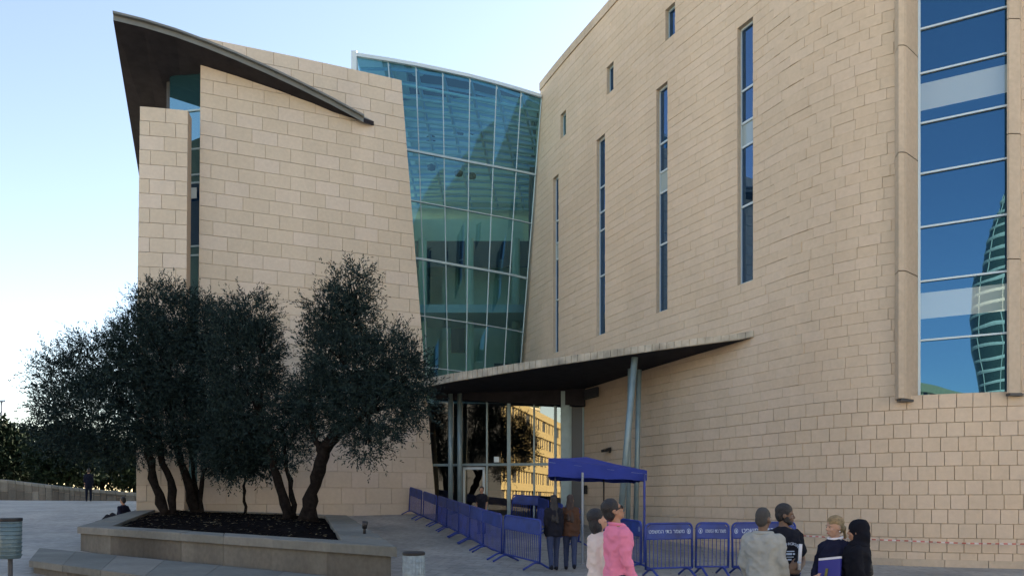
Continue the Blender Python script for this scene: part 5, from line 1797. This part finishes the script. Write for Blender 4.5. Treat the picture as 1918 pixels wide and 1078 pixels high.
# pale jacket, back to the camera
def ex_jacket(root, s, hz, hm, AR, shirt):
    def c(m): m.tube([(.095 * s * math.cos(a), -.015 * s + .085 * s * math.sin(a), 1.47 * s) for a in np.linspace(.5 + math.pi / 2, 2 * math.pi - .5 + math.pi / 2, 20)], .026 * s, 8)
    add(root, 'collar', 'c_grey', c, True)


person('man with cropped grey hair in a loose pale grey jacket, back to the camera', 1430, 8.0, -38, 1.66, 'c_grey', 'c_jeans', 'skin_dark', 'hair_grey', 'crop',
       arms={'L': ((-.21, -.02, 1.13), (-.20, .10, .88)), 'R': ((.21, -.01, 1.13), (.20, .12, .90))}, head=(-8, 0), coat=.022, top_hem=.74, bulk=1.05, extra=ex_jacket)


# black T-shirt with a pale print
def ex_tee(root, s, hz, hm, AR, shirt):
    bv = BVHTree.FromPolygons([v.co for v in shirt.data.vertices], [tuple(p.vertices) for p in shirt.data.polygons])

    def surf(x_, z_):
        h = bv.ray_cast(V3(x_, 1.0, z_), V3(0, -1, 0))
        return (h[0].y if h[0] is not None else .15) + .004
    word = 'UNDERGROUND'
    for i, chx in enumerate(word):
        a = R(62 - 124 * i / (len(word) - 1))
        # seen from the front the wearer's right is on the reader's left
        x_, z_ = -.115 * s * math.sin(-a) , 1.225 * s + .075 * s * math.cos(a)
        me = text_mesh(chx, .045 * s, .0008)
        me.materials.clear(); me.materials.append(M['letters'])
        o = link_mesh('print_letter', me, root); o.location = (x_, surf(x_, z_), z_); o.rotation_euler = (R(90), R(0), R(180)); o.rotation_euler = (Matrix.Rotation(R(180), 4, 'Z') @ Matrix.Rotation(R(90), 4, 'X') @ Matrix.Rotation(a * .6, 4, 'Z')).to_euler()
    def pr(m):
        for (xa, xb, z_, h) in ((-.05, .05, 1.215, .006), (-.02, .055, 1.185, .012), (-.055, -.03, 1.185, .010), (-.045, .045, 1.150, .006), (-.02, .03, 1.12, .009)):
            xs_ = np.linspace(xa * s, xb * s, 6)
            for u, v in zip(xs_[:-1], xs_[1:]):
                m.quad((u, surf(u, (z_ - h) * s), (z_ - h) * s), (v, surf(v, (z_ - h) * s), (z_ - h) * s), (v, surf(v, (z_ + h) * s), (z_ + h) * s), (u, surf(u, (z_ + h) * s), (z_ + h) * s))
    add(root, 'print_lines', 'letters', pr)


man_b = person('dark bearded man in a black printed T-shirt turning right, holding rolled paper', 1469, 8.4, -172, 1.70, 'c_black', 'c_black', 'skin_dark', 'hair_black', 'short',
       arms={'R': ((.21, .02, 1.10), (.07, .24, 1.05), {'dir': V3(-.8, .3, .25), 'palm': V3(-.2, -1, 0), 'thumb': V3(0, .1, 1), 'curl': .95}),
             'L': ((-.21, .03, 1.09), (-.05, .23, 1.0), {'dir': V3(.8, .25, .05), 'palm': V3(.2, -1, .1), 'thumb': V3(0, .1, 1), 'curl': .9})},
       head=(66, -4), sleeves='short', beard=True, extra=ex_tee)
# the paper he holds: a thing of its own
mw = Matrix.Translation(man_b.location) @ Matrix.Rotation(R(-172), 4, 'Z')
hp = mw @ V3(-.02, .285, 1.08)
pz_ = empty('rolled_paper', hp); tag(pz_, 'rolled white paper in the hand of the man in the printed T-shirt', 'paper')
m = MB(); m.tube([hp + V3(0, 0, -.09), hp + V3(.012, -.01, .19)], [.017, .019], 12); m.build('sheet', M['paper'], pz_, smooth=True)
m = MB(); m.tube([hp + V3(.0, -.001, -.02), hp + V3(.002, -.002, .0)], [.021, .021], 12); m.build('wrap_band', M['letters'], pz_, smooth=True)


# guard in navy sweater with white collar
def ex_guard(root, s, hz, hm, AR, shirt):
    def c(m):
        for sg in (-1, 1):
            m.add([(sg * .012 * s, .112 * s, 1.405 * s), (sg * .075 * s, .085 * s, 1.40 * s), (sg * .098 * s, .02 * s, 1.485 * s), (sg * .075 * s, -.02 * s, 1.52 * s), (sg * .03 * s, .070 * s, 1.475 * s),
                   (sg * .012 * s, .105 * s, 1.400 * s), (sg * .075 * s, .075 * s, 1.395 * s), (sg * .09 * s, .01 * s, 1.475 * s), (sg * .067 * s, -.02 * s, 1.51 * s), (sg * .03 * s, .060 * s, 1.47 * s)],
                  [(0, 1, 2, 3, 4), (9, 8, 7, 6, 5)] + [(i, 5 + i, 5 + (i + 1) % 5, (i + 1) % 5) for i in range(5)])
        m.tube([(.075 * s * math.cos(a), -.005 * s + .070 * s * math.sin(a), 1.497 * s - .012 * math.sin(a)) for a in np.linspace(0, 2 * math.pi, 21)], .016 * s, 7, cap=False)
    add(root, 'collar', 'collar', c)
    add(root, 'earring', 'collar', lambda m: ellip(m, hz(-.085, -.006, .055), .007, .007, .009, hm, 8, 5))


guard = person('guard with tied blonde hair, navy sweater and white collar, facing left', 1564, 7.9, 122, 1.575, 'c_navy', 'c_navy', 'skin_light', 'hair_blonde', 'tied',
       arms={'L': ((-.21, .07, 1.12), (-.02, .23, 1.02), {'dir': V3(.9, .2, -.1), 'palm': V3(0, -1, 0), 'thumb': V3(0, 0, 1), 'curl': .5}), 'R': ((.21, .05, 1.12), (.10, .24, 1.04), {'dir': V3(-.9, .15, -.1), 'palm': V3(0, -1, 0), 'thumb': V3(0, 0, 1), 'curl': .5})},
       head=(-22, -3), female=True, extra=ex_guard, bulk=1.06)
mw = Matrix.Translation(guard.location) @ Matrix.Rotation(R(122), 4, 'Z')
fo = empty('folder', mw @ V3(0, .27, 1.0)); tag(fo, 'royal blue folder with a white top edge held by the guard', 'folder')
def loc(m, pts): return [mw @ (V3(*p) + V3(-.11, -.05, .09)) for p in pts]
m = MB(); m.hexa(loc(m, [(-.10, .255, .84), (.16, .255, .80), (.16, .275, .80), (-.10, .275, .84)]), loc(m, [(-.09, .225, 1.06), (.17, .225, 1.02), (.17, .245, 1.02), (-.09, .245, 1.06)])); m.build('cover', M['folder'], fo)
m = MB(); m.hexa(loc(m, [(-.092, .228, 1.062), (.168, .228, 1.022), (.168, .244, 1.022), (-.092, .244, 1.062)]), loc(m, [(-.090, .226, 1.085), (.170, .226, 1.045), (.170, .242, 1.045), (-.090, .242, 1.085)])); m.build('paper_edge', M['paper'], fo)
m = MB(); m.hexa(loc(m, [(.05, .275, .85), (.08, .275, .85), (.08, .279, .85), (.05, .279, .85)]), loc(m, [(.04, .262, .95), (.07, .262, .95), (.07, .266, .95), (.04, .266, .95)])); m.build('badge', M['olive_badge'], fo)

person('figure in a black hooded coat beside the guard, back to the camera', 1605, 7.7, 62, 1.53, 'c_hood', 'c_black', 'skin_tan', 'hair_black', 'long',
       head=(-10, 0), hood=True, coat=.02, top_hem=.74, bulk=1.02, face_detail=False,
       extra=lambda root, s, hz, hm, AR, shirt: add(root, 'pale_streaks', 'grey_pole', lambda m: [ellip(m, hz(.055 + .012 * k, -.125 + .012 * k, .06 + .035 * math.sin(k * 2.1)), .008, .006, .035, hm, 8, 6) for k in range(4)]))  # four pale grey streaks at the back of the hood

# walking women in the barrier lane
person('woman with long black hair in a black jacket walking between the barriers', 1037, 16.5, 8, 1.66, 'c_black', 'c_jeans', 'skin_tan', 'hair_black', 'long', female=True, walk=.7, voxel=.016, coat=.018, top_hem=.80, face_detail=False)
person('woman with long brown hair in a brown jacket walking under the gazebo', 1068, 16.7, -6, 1.68, 'c_brown', 'c_jeans', 'skin_tan', 'hair_brown', 'long', female=True, walk=-.6, voxel=.016, coat=.018, top_hem=.80, face_detail=False)
person('person in black with pale sleeves waiting before the entrance door', 902, 24.5, 160, 1.56, 'c_black', 'c_black', 'skin_tan', 'hair_black', 'short', voxel=.018, face_detail=False, sleeves='short')
person('person in dark blue clothes standing far off by the retaining wall', 166, 38.5, 30, 1.68, 'c_bluework', 'c_bluework', 'skin_tan', 'hair_black', 'short', voxel=.02, face_detail=False)

# ---- person sitting on the left rim of the planter, knees drawn up
sp0 = rim_pt(.03, .80); sp1 = rim_pt(.03, .42)
seat = PA.lerp(PD, .78); seat = Vector((seat.x - .34, seat.y - .1, gz(seat.x - .34, seat.y - .1)))
root = empty('person', seat, R(75))
tag(root, 'person in dark clothes lounging on the ground against the left edge of the planter', 'person')
m = MB()
hipc = V3(0, 0, .11)
loft(m, [((0, -.05, .06), .15, .12), ((0, -.02, .14), .155, .12), ((0, -.06, .30), .13, .095), ((0, -.13, .48), .155, .11), ((0, -.16, .60), .15, .09), ((0, -.165, .66), .06, .06)])
for sg in (-1, 1):
    hp_ = V3(sg * .09, .02, .10); kn = V3(sg * .11, (.40), .30 + .03 * sg); an = V3(sg * .10, .66, .06)
    chain(m, [hp_, hp_.lerp(kn, .5), kn, kn.lerp(an, .4), an], [.085, .074, .055, .05, .037]); capsule(m, an + V3(0, -.02, -.02), an + V3(0, .14, -.025), .034, .028)
    sh = V3(sg * .18, -.15, .57); el = V3(sg * .24, -.26, .32); wr = V3(sg * .20, -.36, .09)
    chain(m, [sh, el, wr], [.05, .036, .026]); hand(m, wr, V3(0, -1, -.3), V3(0, -.2, -1), V3(-sg, 0, 0), .95, .1)
capsule(m, (0, -.165, .62), (0, -.15, .73), .05, .05); ellip(m, (0, -.14, .83), .075, .095, .11); ellip(m, (0, -.11, .77), .058, .065, .07); ellip(m, (0, -.045, .80), .014, .02, .02)
solid('body', m, .014, M['skin_tan'], root, 3)
m = MB()
loft(m, [((0, -.05, .10), .168, .135), ((0, -.06, .30), .15, .115), ((0, -.13, .48), .175, .13), ((0, -.16, .60), .165, .105), ((0, -.165, .66), .07, .065)])
for sg in (-1, 1):
    sh = V3(sg * .18, -.15, .57); el = V3(sg * .24, -.26, .32); wr = V3(sg * .20, -.36, .12); chain(m, [sh, el, wr], [.066, .052, .042])
solid('shirt', m, .016, M['c_navy'], root, 3, wob=.005)
m = MB()
loft(m, [((0, -.05, .02), .16, .13), ((0, -.02, .16), .17, .135)])
for sg in (-1, 1):
    hp_ = V3(sg * .09, .02, .10); kn = V3(sg * .11, (.40), .30 + .03 * sg); an = V3(sg * .10, .66, .08); chain(m, [hp_, hp_.lerp(kn, .5), kn, an], [.097, .086, .068, .055])
solid('trousers', m, .016, M['c_black'], root, 3, wob=.004)
m = MB()
for sg in (-1, 1):
    an = V3(sg * .10, .66, .06); capsule(m, an + V3(0, -.03, -.015), an + V3(0, .15, -.02), .043, .036)
solid('shoes', m, .016, M['c_black'], root, 2)
m = MB(); ellip(m, (0, -.155, .85), .083, .098, .105); ellip(m, (0, -.19, .80), .075, .065, .09); solid('hair', m, .014, M['hair_black'], root, 2)
